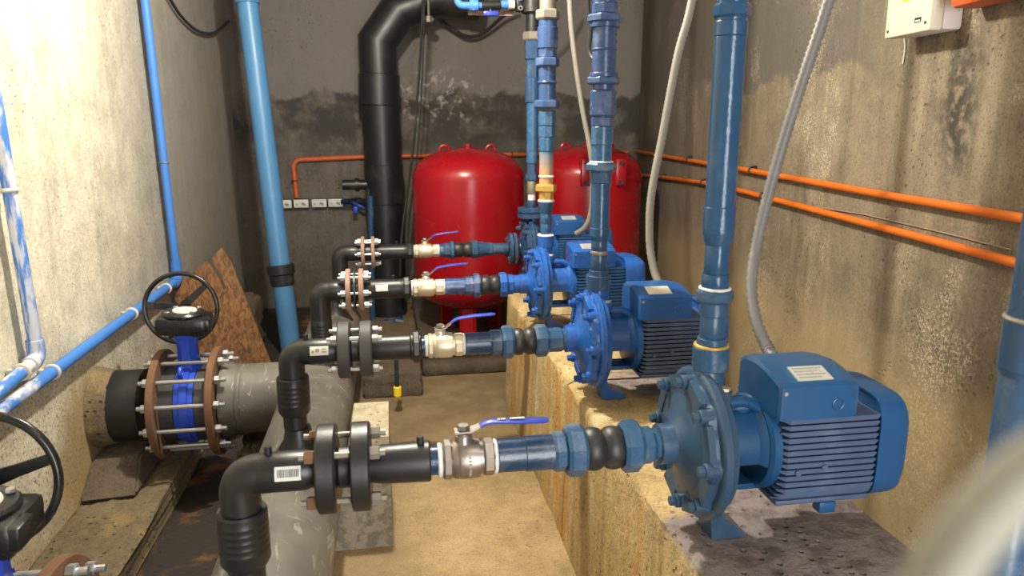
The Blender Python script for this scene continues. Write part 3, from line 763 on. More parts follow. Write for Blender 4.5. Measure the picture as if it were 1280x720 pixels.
    def sq(x, h, n_=5.5, seg=56):
        out = []
        for j in range(seg):
            a = 2*PI*j/seg; c, s_ = math.cos(a), math.sin(a)
            rr = h/((abs(c)**n_+abs(s_)**n_)**(1/n_)); out.append(O + V((x, rr*c*.98, rr*s_)))
        return out
    c0 = m1 + .004; cl = P.get('cl', .068); hh = .099
    mb.loft([sq(c0+.004, hh-.006), sq(c0, hh-.004), sq(c0, hh), sq(c0+cl*.55, hh, 5.2), sq(c0+cl*.8, hh*.97, 4.8), sq(c0+cl*.93, hh*.90, 4), sq(c0+cl, hh*.72, 3), sq(c0+cl+.002, hh*.5, 2.5)])
    mb.build('fan_cover', vm, t)
    for y0 in (-.085, .060):
        mb = MB(); mb.box(O + V((m0+.092, y0, -.121)), O + V((m0+.125, y0+.025, -.099)), .003); mb.build('motor_foot', vm, t)
    # terminal box
    bx0, bx1 = .108, .108 + P.get('bl', .155)
    yf, yb = -.102, .055
    prof = [(yf, .074), (yf, .134), (yf+.006, .141), (yf+.05, .152), (yf+.09, .156), (yb-.02, .152), (yb, .140), (yb, .074)]
    def sec(x, ins):
        return [O + V((x, y + (ins if y < -.05 else -ins if y > 0 else 0), q - (ins if q > .1 else 0))) for y, q in prof]
    mb = MB(); mb.loft([sec(bx0, .006), sec(bx0+.004, .001), sec(bx0+.010, 0), sec(bx1-.035, 0), sec(bx1-.010, .004), sec(bx1-.003, .007), sec(bx1, .014)])
    tb = mb.build('terminal_box', P.get('bm', mm), t, ang=25)
    mb = MB(); mb.torus(O + V((bx1-.045, yf-.0005, .100)), Y1, .010, .0016, 24, 8); mb.build('knockout', P.get('bm', mm), tb)
    mb = MB(); mb.cyl(O + V((bx0+.010, yf-.0015, .124)), O + V((bx0+.010, yf+.001, .124)), .0035, seg=12); mb.build('screw', 'zinc', tb)
    mb = MB()
    sl = math.atan2(.008, .05)
    R = Matrix.Rotation(math.atan2(.148-.136, .044), 3, 'X')
    mb.box((-.033, -.021, -.001), (.033, .021, .001), 0, R); 
    npx = P.get('np', .070)
    npo = O + V((bx0+npx, yf+.030, .1484))
    pl = mb.build('nameplate', 'plate' if not P.get('plain') else 'label', tb, loc=npo)
    if not P.get('plain'):
        mb = MB()
        for i in range(4):
            mb.box((-.028, -.015+i*.009, .0008), (.028 if i % 2 else .016, -.0115+i*.009, .0014), 0)
        for v in mb.bm.verts: v.co = R @ v.co
        mb.torus(R @ V((.012, .004, .001)), R @ Z1, .009, .0006, 20, 6)
        pr_ = mb.build('print', 'print_grey', pl)
    return t
pump(0, dict(label='nearest blue pump, grey-blue casing and dusty finned motor on plinth', cm='pump_near', mm='motor_near', fm='fins', vm='fan_cover'))
pump(1, dict(label='second nearest blue pump, motor partly behind the thick blue riser', cm='pump_bright', mm='motor_mid', fm='fins', vm='pump_bright', np=.062, plain=1))
pump(2, dict(label='third nearest blue pump, bright casing, rounded fan cover by the hose', cm='pump_bright', mm='pump_bright', fm='fins_bright', vm='pump_bright', bl=.165, cl=.085))
pump(3, dict(label='farthest blue pump, flanged teal casing in front of the red tanks', cm='teal_blue', mm='motor_mid', fm='fins_bright', vm='motor_mid', x=.635, flanged=1, bl=.15, ml=.20))

# ------------------------------------------------------------------ riser pipes
def riser(Y, X, label, segs, top=ZC, last=('pipe', 30, 'steel_blue'), base=None, cat='pipe'):
    zb = ZA(segs[0][2], X, Y)
    t = thing('riser_pipe', label, cat, (X, Y, zb), 'blue riser pipes')
    zl = zb; rl = .02
    for sg in segs:
        name, kind, y0, y1, w, mat = sg
        z0, z1 = ZA(y0, X, Y), ZA(y1, X, Y); d = depth(V((X, Y, (z0+z1)/2)))
        k = d/FPX/2
        mb = MB(); a, b = V((0, 0, z0-zb)), V((0, 0, z1-zb))
        if kind == 'c':
            r = w*k; mb.lathe(a, Z1, [(0, r*.95), (min(.002, (z1-z0)*.2), r), (z1-z0-min(.002, (z1-z0)*.2), r), (z1-z0, r*.95)], 36)
        elif kind == 't': mb.lathe(a, Z1, [(0, w[0]*k), ((z1-z0)*.7, w[1]*k), (z1-z0, w[1]*k)], 36)
        elif kind == 'r': mb.torus((a+b)/2, Z1, w*k, (z1-z0)/2, 36, 8)
        else: mb.nut(a, b, w*k, int(kind), PI/int(kind))
        mb.build(name, mat, t); zl = z1; 
    nm, w, mat = last
    if nm:
        d = depth(V((X, Y, zl)))
        mb = MB(); mb.cyl((0, 0, zl-zb-.002), (0, 0, top-zb), w*d/FPX/2, seg=32); mb.build(nm, mat, t)
    return t
S, VB, NB = 'steel_blue', 'violet_blue', 'blue_nut'
riser(1.20, .564, 'thick blue riser pipe rising from the nearest pump', [
    ('collar', 'c', 460, 432, 45, NB), ('sealant_ring', 'r', 434, 429, 39, 'brass_gold'), ('ring', 'c', 432, 421, 36, NB), ('pipe', 'c', 422, 393, 31, NB), ('coupling', 'c', 394, 376, 36, NB),
    ('union_nut', '8', 377, 361, 46, NB), ('sealant_ring', 'r', 362, 358, 36, 'tape'), ('pipe', 'c', 361, 342, 34, S), ('pipe', 'c', 344, 304, 30, S), ('reducer', 't', 306, 286, (31, 39), S), ('socket', 'c', 287, 258, 40, S),
    ('pipe', 'c', 260, 45, 38, S), ('coupling', 'c', 46, 26, 41, S), ('ring', 'c', 27, 22, 38, S), ('union_nut', '8', 23, 4, 46, S)], last=('pipe', 38, S))
riser(1.93, .562, 'blue riser pipe of the second pump, violet upper fittings, behind a hose', [
    ('collar', 'c', 361, 343, 31, 'teal_blue'), ('ring', 'c', 344, 337, 24, 'teal_blue'), ('pipe', 'c', 338, 316, 20.5, 'teal_blue'), ('ring', 'c', 318, 313, 21.5, 'galv'), ('pipe', 'c', 314, 300, 20, 'teal_blue'), ('reducer', 't', 301, 294, (20, 25), S), ('socket', 'c', 295, 284, 25.5, S),
    ('pipe', 'c', 285, 228, 23.5, S), ('hex_union', '8', 230, 213, 27, S), ('union_nut', '6', 214, 203, 40, NB), ('sealant_ring', 'r', 204, 201, 27, 'tape'), ('pipe', 'c', 203, 180, 25, 'sky_pipe'), ('coupling', 'c', 181, 158, 27.5, 'sky_pipe'), ('hex_union', '8', 159, 145, 29, VB),
    ('socket', '8', 146, 112, 33, VB), ('ring', 'c', 113, 105, 27, VB), ('union_nut', '6', 106, 96, 43, VB), ('ring', 'c', 97, 91, 36, VB), ('sleeve', 'c', 92, 34, 30, VB), ('bead', 'r', 64, 60, 29, VB), ('ring', 'c', 35, 28, 38, VB), ('union_nut', '6', 29, 18, 46, VB), ('hex_union', '8', 19, 3, 34, VB)], last=('pipe', 31, VB))
riser(2.66, .567, 'slim blue riser with a golden brass union, third nearest pump', [
    ('collar', 'c', 308, 294, 20.5, 'pump_bright'), ('sealant_ring', 'r', 296, 292, 17, 'tape'), ('pipe', 'c', 294, 277, 13.5, 'sky_pipe'), ('pipe', 'c', 279, 264, 14.5, 'sky_pipe'), ('sleeve', 't', 266, 251, (16, 19.5), 'teal_blue'), ('sealant_ring', 'r', 253, 249, 17, 'tape'), ('hex_union', '8', 251, 239, 19, 'brass_gold'), ('union_nut', '6', 240, 230, 27, 'brass_gold'),
    ('pipe', 'c', 231, 187, 17.5, 'rusty_blue'), ('bead', 'r', 222, 219, 17, 'tape'), ('coupling', 'c', 189, 171, 19.5, 'sky_pipe'), ('hex_union', '8', 172, 157, 22, 'sky_pipe'), ('hex_union', '8', 158, 138, 22.5, 'sky_pipe'), ('union_nut', '6', 136, 125, 33, VB), ('pipe', 'c', 126, 82, 21.5, VB), ('bead', 'r', 105, 101, 21, VB),
    ('union_nut', '6', 84, 72, 31, VB), ('hex_union', '8', 73, 59, 24, VB), ('sleeve', 'c', 61, 34, 26, VB), ('sleeve', 'c', 35, 25, 23, VB), ('union_nut', '6', 25, 12, 31, 'galv')], last=('steel_pipe', 21, 'galv'))
riser(3.38, .652, 'slim farthest riser with a flanged foot and black upper pipe', [
    ('flange', 'c', 272, 266, 35, 'teal_blue'), ('flange', 'c', 265, 259, 35, 'teal_blue'), ('pipe', 'c', 260, 250, 11, 'teal_blue'), ('thread_tape', 'c', 251, 241, 9.5, 'tape'), ('pipe', 'c', 242, 225, 12, 'galv'), ('union_nut', '6', 226, 217, 16, 'teal_blue'), ('hex_union', '8', 218, 203, 12.5, 'teal_blue'),
    ('pipe', 'c', 204, 127, 14, 'sky_pipe'), ('coupling', 'c', 128, 97, 18.5, 'teal_blue'), ('hex_union', '8', 98, 74, 16.5, 'teal_blue'), ('check_valve', '8', 75, 50, 20, 'teal_blue'), ('union_nut', '6', 51, 40, 25, 'galv')], last=('black_pipe', 17, 'pe'))
rz = riser(.56, .578, 'thick blue riser pipe cut off by the right edge', [
    ('pipe', 'c', 1000, 470, 60, 'teal_blue'), ('reducer', 't', 472, 462, (62, 70), 'teal_blue'), ('socket', 'c', 463, 398, 72, 'teal_blue'), ('bead', 'r', 402, 396, 70, 'galv')], last=('pipe', 66, 'teal_blue'))

# ------------------------------------------------------------------ red pressure tanks
def tank(cx, cy, r, z0, z1, label, plate=False):
    t = thing('pressure_tank', label, 'tank', (cx, cy, -1.231), 'red pressure tanks')
    d = V((0, 0, 1.231)); mb = MB(); prof = []
    hd_ = .17
    for i in range(13):
        a = PI/2*i/12; prof.append((z0 + hd_*(1-math.cos(a)), max(.012, r*math.sin(a)**.8)))
    for i in range(13):
        a = PI/2*(1-i/12); prof.append((z1 - hd_*(1-math.cos(a)), max(.012, r*math.sin(a)**.8)))
    mb.lathe(d, Z1, prof, 72); sh = mb.build('shell', 'red', t)
    for sx in (-.42, .42):
        mb = MB(); mb.torus(d + V((r*sx, .03*sx, z1-.012)), Y1, .028, .009, 20, 8); mb.build('lifting_eye', 'red', t)
    mb = MB(); mb.lathe(d + V((0, 0, z1-.004)), Z1, [(0, .05), (.008, .05), (.01, .02), (.028, .02)], 24); mb.build('top_cap', 'red', t)
    for a in (-100, 20, 140):
        a = math.radians(a); dr = V((math.cos(a), math.sin(a), 0)); tn = V((-dr.y, dr.x, 0))
        mb = MB(); p0 = dr*r*.52; zt = d.z + z0 + .10
        mb.loft([[p0 + tn*w + dr*q + Z1*zz for w, q in ((-.05, 0), (.05, 0), (.05, .012), (.03, .03), (-.03, .03), (-.05, .012))] for zz in (.002, zt)])
        mb.box(p0 + V((-.05, -.05, .0005)), p0 + V((.05, .05, .008)))
        mb.build('leg', 'red', t)
    if plate:
        a = math.radians(-98)
        fx = -.02
        for sx in (-.075, .13):
            mb = MB(); mb.box((sx+fx-.03, -r*1.02, d.z-.36), (sx+fx+.03, -r*.93, d.z-.21), .004)
            br = mb.build('bracket_plate', 'red', t)
            for zz in (-.34, -.23):
                mb = MB(); mb.cyl((sx+fx, -r*1.02-.002, d.z+zz), (sx+fx, -r*1.02-.014, d.z+zz), .012, seg=12); mb.build('bolt', 'dark_in', br)
    return t
tank(.455, 4.32, .325, -1.09, -.150, 'red pressure tank behind the blue lever handles, whole front in view')
tank(1.205, 4.45, .335, -1.12, -.145, 'red pressure tank half hidden behind the blue pumps and risers', True)

# ------------------------------------------------------------------ big black pipe on the back wall
bp = thing('drain_pipe', 'big black plastic pipe with mitred bend on the back wall', 'pipe', (-.035, 5.02, ZF))
PB = lambda px, py: at(px, py, 5.02) - bp.location
r_ = .122
p0, p1, p2, p3 = PB(488, 330), PB(474, 72), PB(497, 28), PB(530, 4)
p0.x = 0.0; foot = V((.0, 0, .002))
mb = MB(); mb.cyl(foot, V((PB(475, 110).x, 0, PB(475, 110).z)), r_, seg=40); mb.build('pipe', 'pe', bp)
zc1, zc0 = PB(474, 93).z, PB(474, 132).z
mb = MB(); mb.cyl((PB(474, 132).x, 0, zc0), (PB(474, 93).x, 0, zc1), r_*1.09, seg=40, ch=.004); mb.build('coupler', 'pe', bp)
xb = PB(474, 110).x
# mitred elbow: short straight lengths
zt = PB(474, 52).z
e = [V((xb, 0, zc1-.02)), V((xb, 0, zt)), V((xb+.14, 0, zt+.19)), V((xb+.36, 0, zt+.27)), V((xb+.62, 0, zt+.27)), V((xb+.64, .20, zt+.27))]
mb = MB()
def mitre(pts, r, seg=40):
    rings = []
    for i, p in enumerate(pts):
        if i == 0: n = (pts[1]-p).normalized()
        elif i == len(pts)-1: n = (p-pts[-2]).normalized()
        else: n = ((p-pts[i-1]).normalized() + (pts[i+1]-p).normalized()).normalized()
        dr = (pts[i]-pts[i-1]).normalized() if i else n
        ring = []
        base = dr
        u = Y1 - base*Y1.dot(base); u = u.normalized() if u.length > .3 else Z1
        w = base.cross(u)
        for j in range(seg):
            a = 2*PI*j/seg; q = p + u*r*math.cos(a) + w*r*math.sin(a)
            tt = (p-q).dot(n)/base.dot(n) if abs(base.dot(n)) > .2 else 0
            ring.append(q + base*tt)
        rings.append(ring)
    return rings
mb.loft(mitre(e[:5], r_)); mb.build('mitred_bend', 'pe', bp, ang=20)
mb = MB(); mb.cyl(e[4]-X1*.05, e[4]+X1*.03, r_*1.1, seg=40, ch=.004); mb.build('end_cap', 'pe', bp)
zs = PB(480, 230).z
mb = MB(); mb.cyl((0, 0, zs-.13), (0, 0, zs+.13), r_*1.05, seg=40, ch=.004); mb.cyl((-.10, -.03, zs), (-.27, -.03, zs), .034, seg=24); mb.cyl((-.16, -.03, zs), (-.19, -.03, zs), .045, seg=24); mb.cyl((-.1, -.06, zs-.16), (-.1, -.06, zs-.02), .02, seg=14)
mb.build('saddle_clamp', 'pe', bp)
# thin blue pipe and wall valve beside it
tb_ = thing('thin_pipe', 'thin dark blue pipe running down beside the big black pipe', 'pipe', (-.14, 4.86, ZF))
q = [at(463, 245, 4.86), at(466, 404, 4.86)]
mb = MB(); mb.tube(bend(q[0]-tb_.location, q[1]-tb_.location, at(500, 402, 4.80)-tb_.location, .04), .020, 14); mb.build('pipe', 'teal_blue', tb_)
mb = MB(); mb.cyl(at(500, 396, 4.80)-tb_.location, V((at(500, 402, 4.8).x-tb_.location.x, -.06, .002)), .020, seg=14); mb.cyl(at(494, 401, 4.80)-tb_.location, at(504, 402, 4.8)-tb_.location, .027, seg=14); mb.build('lower_elbow', 'teal_blue', tb_)
wv = thing('small_valve', 'small blue lever valve on the back wall right of the sockets', 'valve', at(445, 252, 5.24))
mb = MB(); mb.cyl((-.10, 0, .0), (.11, -.05, .0), .016, seg=14); mb.cyl((-.03, 0, 0), (.04, 0, 0), .025, seg=14); mb.build('valve_body', 'navy', wv)
mb = MB(); mb.box((-.03, -.06, -.03), (.07, -.04, -.012), .004, Matrix.Rotation(.5, 3, 'Y')); mb.cyl((0.0, -.055, -.02), (0, 0, 0), .01, seg=12); mb.box((-.02, -.06, -.075), (.012, -.035, -.03), .004); mb.build('handle', 'valve_blue', wv)

# ------------------------------------------------------------------ sockets and conduits on the back wall
for i, (px, py) in enumerate(((356, 254.5), (377, 254), (399.5, 253.5), (420, 253))):
    p = at(px, py, YB-.02); lab = ['first socket box from the blue pipe, partly hidden by it', 'second socket box from the blue pipe, under the orange conduit', 'third socket box from the blue pipe on the back wall', 'rightmost of the four white socket boxes, next to the blue valve'][i]
    t = thing('socket_box', lab, 'socket', (p.x, YB, p.z), 'white socket boxes on the back wall')
    mb = MB(); mb.box((-.052, -.045, -.030), (.052, -.002, .030), .004); mb.build('back_box', 'dark_in', t)
    mb = MB(); mb.box((-.050, -.054, -.028), (.050, -.0452, .028), .004); fp = mb.build('face_plate', 'white', t)
    mb = MB(); mb.box((.004, -.060, -.010), (.030, -.054, .006), .002, Matrix.Rotation(.4, 3, 'Y')); mb.cyl((-.03, -.0545, -.004), (-.03, -.056, -.004), .006, seg=10); mb.build('switch', 'print_grey', fp)
oc = thing('orange_conduit', 'orange conduit across the back wall bending down to the sockets', 'conduit', (0, YB-.02, -.2))
W = lambda px, py: at(px, py, YB-.022) - oc.location
a1 = W(371, 247); a2 = W(366, 200); a3 = W(470, 195.5); a4 = W(660, 193); a5 = W(785, 190.5)
mb = MB(); mb.tube(bend(a1, a2, a3, .06) + [a4, a5], .016, 14); cdt = mb.build('conduit', 'orange_far', oc)
mb = MB(); 
for px, py in ((368, 226), (640, 193.5)):
    p = W(px, py); mb.torus(p, Z1 if px < 400 else X1, .018, .004, 20, 8); mb.box(p+V((-.02, .004, -.008)), p+V((.02, .021, .008)))
mb.build('clip', 'dark_in', oc)

# ------------------------------------------------------------------ tall light blue pipe at back left
pt, pb = at(309, 0, 4.35), at(363, 432, 4.2)
dv = (pt-pb).normalized(); bt = pb - dv*((pb.z-ZF-.002)/dv.z); tp = pt + dv*((ZC-.002-pt.z)/dv.z)
t = thing('blue_pipe', 'tall light blue pipe leaning from ceiling to floor in the back left corner', 'pipe', bt)
mb = MB(); mb.cyl((0, 0, 0), tp-bt, .056, seg=32); mb.build('pipe', 'pipe_cyan', t)
cm_ = pb + (pt-pb)*((432-338)/432.)
mb = MB(); o = cm_-bt; mb.lathe(o, dv, [(-.060, .062), (-.055, .066), (.0, .067), (.006, .076), (.05, .076), (.058, .068)], 32); mb.build('coupling', 'rubber', t)
mb = MB(); mb.cyl(pt-bt-dv*.02, pt-bt+dv*.15, .064, seg=32, ch=.003); mb.build('top_socket', 'pipe_cyan', t)

# ------------------------------------------------------------------ pipes on the left wall
XP = XL + .036
def wallp(px, py): return atx(px, py, XP)
t = thing('blue_pipe', 'smeared blue pipe with elbow on the cream wall, left picture edge', 'pipe', wallp(47, 448))
L = lambda p: V(p) - t.location
c = wallp(47, 448); up_ = wallp(0, 165); up_ = c + (up_-c)*1.9; side = wallp(0, 488); side = c + (side-c)*2.2
mb = MB(); mb.tube(bend(L(up_), L(c), L(side), .03), .0175, 16); mb.build('pipe', 'pvc_smear', t)
mb = MB(); mb.tube(bend(L(c + (up_-c).normalized()*.055), L(c), L(c + (side-c).normalized()*.05), .03), .0225, 16); mb.build('elbow', 'pvc_smear', t)
def clip(p, ax, par):
    o = p - par.location
    mb = MB(); mb.torus(o, ax, .0195, .0055, 20, 8); mb.box(o + V((-.034, -.010, -.010)), o + V((-.012, .010, .010)), .002); mb.build('pipe_clip', 'clip', par)
clip(c + (up_-c).normalized()*((wallp(9, 238)-c).length), up_-c, t); clip(c + (side-c).normalized()*((wallp(27, 466)-c).length), side-c, t)
t = thing('blue_pipe', 'blue pipe running along and up the cream wall behind the handwheel', 'pipe', wallp(222, 350))
L = lambda p: V(p) - t.location
c = wallp(222, 350); up_ = wallp(181, 0); up_ = c + (up_-c)*1.35; side = wallp(0, 513); side = c + (side-c)*1.7
mb = MB(); mb.tube(bend(L(up_), L(c), L(side), .03), .0185, 16); mb.build('pipe', 'pvc_smear', t)
mb = MB(); mb.tube(bend(L(c + (up_-c).normalized()*.09), L(c), L(c + (side-c).normalized()*.07), .03), .024, 16); mb.build('elbow', 'pvc_smear', t)
for px, py in ((66, 470), (165, 396), (208, 364)):
    clip(c + (side-c).normalized()*((wallp(px, py)-c).length), side-c, t)
p = c + (up_-c).normalized()*((wallp(205, 203)-c).length); o = p - t.location
mb = MB(); mb.torus(o, up_-c, .0195, .003, 20, 8)
for dd in (V((.0, .05, .02)), V((.01, .055, -.01)), V((.0, -.03, .005))): mb.cyl(o, o+dd, .002, seg=6)
mb.build('wire_tie', 'galv', t)
mb = MB(); pts = [atx(px, py, XL+.02) for px, py in ((196, -35), (212, -2), (228, 22), (248, 39), (268, 41), (285, 27), (296, 8), (303, -20))]
mb.tube(smooth_path(pts), .008, 10); tag(mb.build('black_cable', 'rubber'), 'black cable sagging on the left wall at the top', 'cable')

# ------------------------------------------------------------------ conduits, box and duct on the right wall
def rw(px, py, off):
    r = ray(px, py)          # hit the plane x = 1.82+.12*(y-YB) - off
    s_ = (1.82 - .12*YB - off)/(r.x - .12*r.y); return r*s_
for lab, pts, clips in (('upper orange conduit along the brown right wall', ((792, 188), (832, 195.5), (922, 210.5), (1080, 239), (1180, 256), (1290, 275), (1400, 294)), ((861, 199), (940, 213))),
                        ('lower orange conduit along the brown right wall', ((797, 218), (828, 221.5), (880, 228.5), (922, 237.5), (980, 252.5), (1080, 278.5), (1180, 304.5), (1290, 334), (1400, 364)), ((829, 221.5), (879, 228), (954, 245)))):
    P = [rw(a, b, .021) for a, b in pts]
    t = thing('orange_conduit', lab, 'conduit', P[0], 'orange conduits on the right wall')
    mb = MB(); mb.tube([p-P[0] for p in smooth_path(P, 5)], .0112, 14); mb.build('conduit', 'orange', t)
    for a, b in clips:
        p = rw(a, b, .021)-P[0]; mb = MB(); mb.torus(p, Y1, .0145, .004, 18, 8); mb.box(p+V((0, -.007, -.02)), p+V((.018, .007, .02))); mb.build('clip', 'dark_in', t)
mb = MB(); mb.tube([rw(a, b, .004) for a, b in ((922, 244), (1080, 268), (1180, 291), (1263, 312))], .002, 6)
tag(mb.build('thin_wire', 'rust_pale'), 'thin pale wire strung between the two orange conduits', 'wire')
# enclosure: long side along the wall
wd = V((.12, 1, 0)).normalized(); wn = V((-1, .12, 0)).normalized()
pc = rw(1203, 37, .0); e0 = pc.y; base = V((xr(e0), e0, pc.z))
t = thing('electrical_enclosure', 'cream electrical enclosure high on the right wall', 'enclosure', base)
dp = .085; ln_ = .20; hh = .30
def bx(mb, s0, s1, d0, d1, z0, z1, bev=.004):
    b2 = MB(); b2.box((s0, d0, z0), (s1, d1, z1), bev)
    for v in b2.bm.verts: v.co = wd*v.co.x + wn*v.co.y + Z1*v.co.z
    me = bpy.data.meshes.new('t'); b2.bm.to_mesh(me); b2.bm.free(); mb.bm.from_mesh(me); bpy.data.meshes.remove(me); return mb
bx(MB(), 0, ln_, .001, dp*.6, 0, hh, .008).build('enclosure_body', 'box_side', t)
cv = bx(MB(), -.002, ln_+.002, dp*.6+.0005, dp, -.002, hh+.002, .006).build('enclosure_lid', 'box_cream', t)
bx(MB(), .035, .062, dp, dp+.001, .022, .034, 0).build('label_plate', 'black', cv)
bx(MB(), .038, .058, dp+.001, dp+.0015, .024, .028, 0).build('label_print', 'white', cv)
bx(MB(), .085, .125, dp, dp+.001, .080, .13, 0).build('warning_sticker', 'yellow', cv)
mb = MB(); bx(mb, .012, .018, dp, dp+.002, .015, .021, 0); bx(mb, ln_-.02, ln_-.014, dp, dp+.002, .012, .018, 0); mb.build('screw', 'dark_in', cv)
pd = rw(1196, 11, .06)
mb = MB(); dtl = .8
t = thing('orange_duct', 'orange cable duct box at the top right corner of the wall', 'duct', V((xr(pd.y), pd.y, pd.z)))
bx(MB(), -.75, 0, .002, .075, 0, .09, .012).build('duct_body', 'orange_far', t)
bx(MB(), -.035, -.018, .075, .076, .018, .05, 0).build('label_plate', 'label', t)
bx(MB(), -.031, -.023, .076, .0766, .026, .042, 0).build('label_print', 'black', t)
mb = MB(); mb.tube(smooth_path([rw(1130, 42, .004), rw(1131, 60, .004), rw(1128, 80, .004)]), .002, 6); tag(mb.build('pale_wire', 'clip'), 'short pale wire hanging under the cream enclosure', 'wire')

# ------------------------------------------------------------------ flexible hoses and cables
def hose(pts, r, mat, label, pitch=.006, name='flexible_hose', corr=.06, n=10, cat='hose'):
    P = smooth_path(pts, n)
    # resample finely for the corrugation
    out = [P[0]]; acc = []
    for a, b in zip(P, P[1:]):
        L = (b-a).length; k = max(1, int(L/(pitch/2)))
        for i in range(1, k+1): out.append(a + (b-a)*(i/k))
    rr = [r*(1+corr*(1 if i % 2 else -1)) for i in range(len(out))]
    mb = MB(); mb.tube(out, rr, 14)
    return tag(mb.build(name, mat, ang=80), label, cat)
hose([at(884, -140, 2.05), at(865, 0, 2.05), at(847, 70, 2.06), at(828, 170, 2.06), at(814, 245, 2.05), at(812, 300, 2.03), at(817, 335, 2.0), at(824, 356, 1.97)], .0115, 'hose',
     'cream hose hanging to the second pump motor beside the thick riser', .010, corr=.10)
hose([at(1075, -140, 1.42), at(1036, 0, 1.42), at(1000, 110, 1.42), at(968, 215, 1.42), at(947, 300, 1.40), at(939, 355, 1.36), at(945, 400, 1.31), at(958, 432, 1.27), at(968, 449, 1.235)], .0115, 'hose_grey',
     'grey corrugated hose hanging to the nearest pump motor', .010, corr=.13)
hose([at(708, -140, 3.1), at(712, 0, 3.1), at(717, 60, 3.1), at(727, 130, 3.1), at(738, 190, 3.1), at(741, 235, 3.12), at(738, 268, 3.14), at(731, 284, 3.16), at(720, 292, 3.19)], .011, 'hose',
     'thin cream hose curling to the farthest pump motor', .02, corr=.02)
RD = lambda px, py, d: ray(px, py)*d
hose([RD(x, y, .080) for x, y in ((1520, 470), (1410, 520), (1310, 575), (1245, 628), (1185, 705), (1150, 790), (1150, 920), (1230, 990), (1295, 930), (1318, 830), (1335, 745), (1385, 690), (1490, 650))], .0035, 'hose_near',
     'blurred pale cream hose right at the lens, lower right corner', .003, corr=.03)
def cable(pts, r, label):
    mb = MB(); mb.tube(smooth_path(pts, 8), r, 8); return tag(mb.build('black_cable', 'rubber'), label, 'cable')
cable([at(734, -60, 2.4), at(735, 5, 2.4), at(738, 40, 2.4), at(736, 62, 2.4), at(742, 74, 2.38), at(748, 70, 2.36)], .0075, 'short black cable hanging left of the violet riser top')
cable([at(548, 22, 5.2), at(562, 34, 5.2), at(585, 46, 5.2), at(606, 40, 5.2), at(628, 21, 5.15), at(645, 10, 5.1)], .012, 'black cable drooping behind the small blue valve at top')
cable([at(661, 31, 4.6), at(668, 31, 4.6), at(680, 22, 4.6), at(700, -10, 4.6)], .012, 'short black cable between the two farthest risers')
cable([at(529, -30, 4.75), at(528, 20, 4.75), at(524, 90, 4.75), at(517, 180, 4.7), at(508, 250, 4.65), at(502, 300, 4.6), at(500, 345, 4.6)], .008, 'long black cable hanging down left of the red tank')
cable([at(530, -30, 4.7), at(530, 30, 4.7), at(527, 110, 4.7), at(521, 200, 4.68), at(512, 270, 4.66), at(509, 340, 4.64)], .005, 'thin black cable beside the long one left of the tank')
mb = MB(); a = at(536, 24, 4.85); mb.cyl(a, V((a.x, a.y, ZC-.002)), .008, seg=8); mb.cyl(a-X1*.03, a+X1*.03, .01, seg=8); mb.nut(a-Z1*.02, a+Z1*.02, .022)
tag(mb.build('hanger_rod', 'galv'), 'steel hanger rod by the black bend at the top', 'rod')
mb = MB(); a = at(727, 2, 4.9)
# rod with a yellow cap hanging behind the second line
t = thing('capped_rod', 'thin black rod with yellow cap standing before the brown step', 'rod', at(497, 495, 3.2))
mb = MB(); mb.cyl((0, 0, .03), (0, 0, .26), .010, seg=10); mb.build('rod', 'rubber', t)
mb = MB(); mb.cyl((0, 0, 0), (0, 0, .046), .0185, seg=14, ch=.003); mb.build('cap', 'yellow', t)

# ------------------------------------------------------------------ small blue valve line at the top
t = thing('small_valve', 'small bright blue valve line at the top beside the black riser top', 'valve', at(605, 10, 3.38))
L = lambda px, py: at(px, py, 3.38) - t.location
mb = MB(); mb.tube(bend(L(571, -30), L(572, 7), L(590, 7), .03), .016, 14); mb.cyl(L(583, 7), L(604, 7), .014, seg=14); mb.build('pipe', 'pvc_smear', t)
mb = MB(); mb.cyl(L(587, 7), L(598, 7), .024, seg=16, ch=.003); mb.cyl(L(592, -2), L(592, 13), .018, seg=14); mb.build('tee', 'pvc_smear', t)
mb = MB(); mb.cyl(L(602, 6.5), L(626, 6.5), .020, seg=16, ch=.003); mb.cyl(L(613.5, 5), L(613.5, 16), .010, seg=10); mb.build('valve_body', 'blk_metal', t)
mb = MB(); a, b = L(604, 17), L(623, 17); mb.box(a+V((0, -.012, -.010)), b+V((0, .012, .010)), .006); mb.build('handle', 'grip', t)
mb = MB(); mb.cyl(L(624, 6), L(636, 5.5), .016, .020, seg=14); mb.build('adapter', 'pvc_smear', t)
mb = MB(); mb.cyl(L(635, 5.5), L(643, 5.5), .021, seg=14, ch=.002); mb.build('end_nut', 'label', t)
mb = MB(); a = at(585, 16.5, 3.42)-t.location; b = at(640, 15.5, 3.42)-t.location; mb.box(a+V((0, -.008, -.008)), b+V((0, .008, .004))); mb.build('support_bar', 'rust_pale', t)
t2 = thing('saddle_clamp', 'bolted black saddle clamp on the farthest riser, at the top', 'clamp', at(654, 6, 3.38) + V((0, 0, 0)))
mb = MB(); mb.annulus((0, 0, -.035), Z1, 0, .08, .036, .050, 36, .003); mb.box((-.075, -.02, -.03), (-.045, .02, .035), .004); mb.box((.045, -.02, -.03), (.075, .02, .035), .004); mb.build('clamp_body', 'pe', t2)
for sx in (-.06, .06):
    for zz in (-.018, .022):
        mb = MB(); mb.cyl((sx, -.032, zz), (sx, .03, zz), .006, seg=8); mb.nut((sx, -.032, zz), (sx, -.02, zz), .011); mb.build('bolt', 'zinc', t2)
t2.location = (.652, 3.38, t2.location.z)

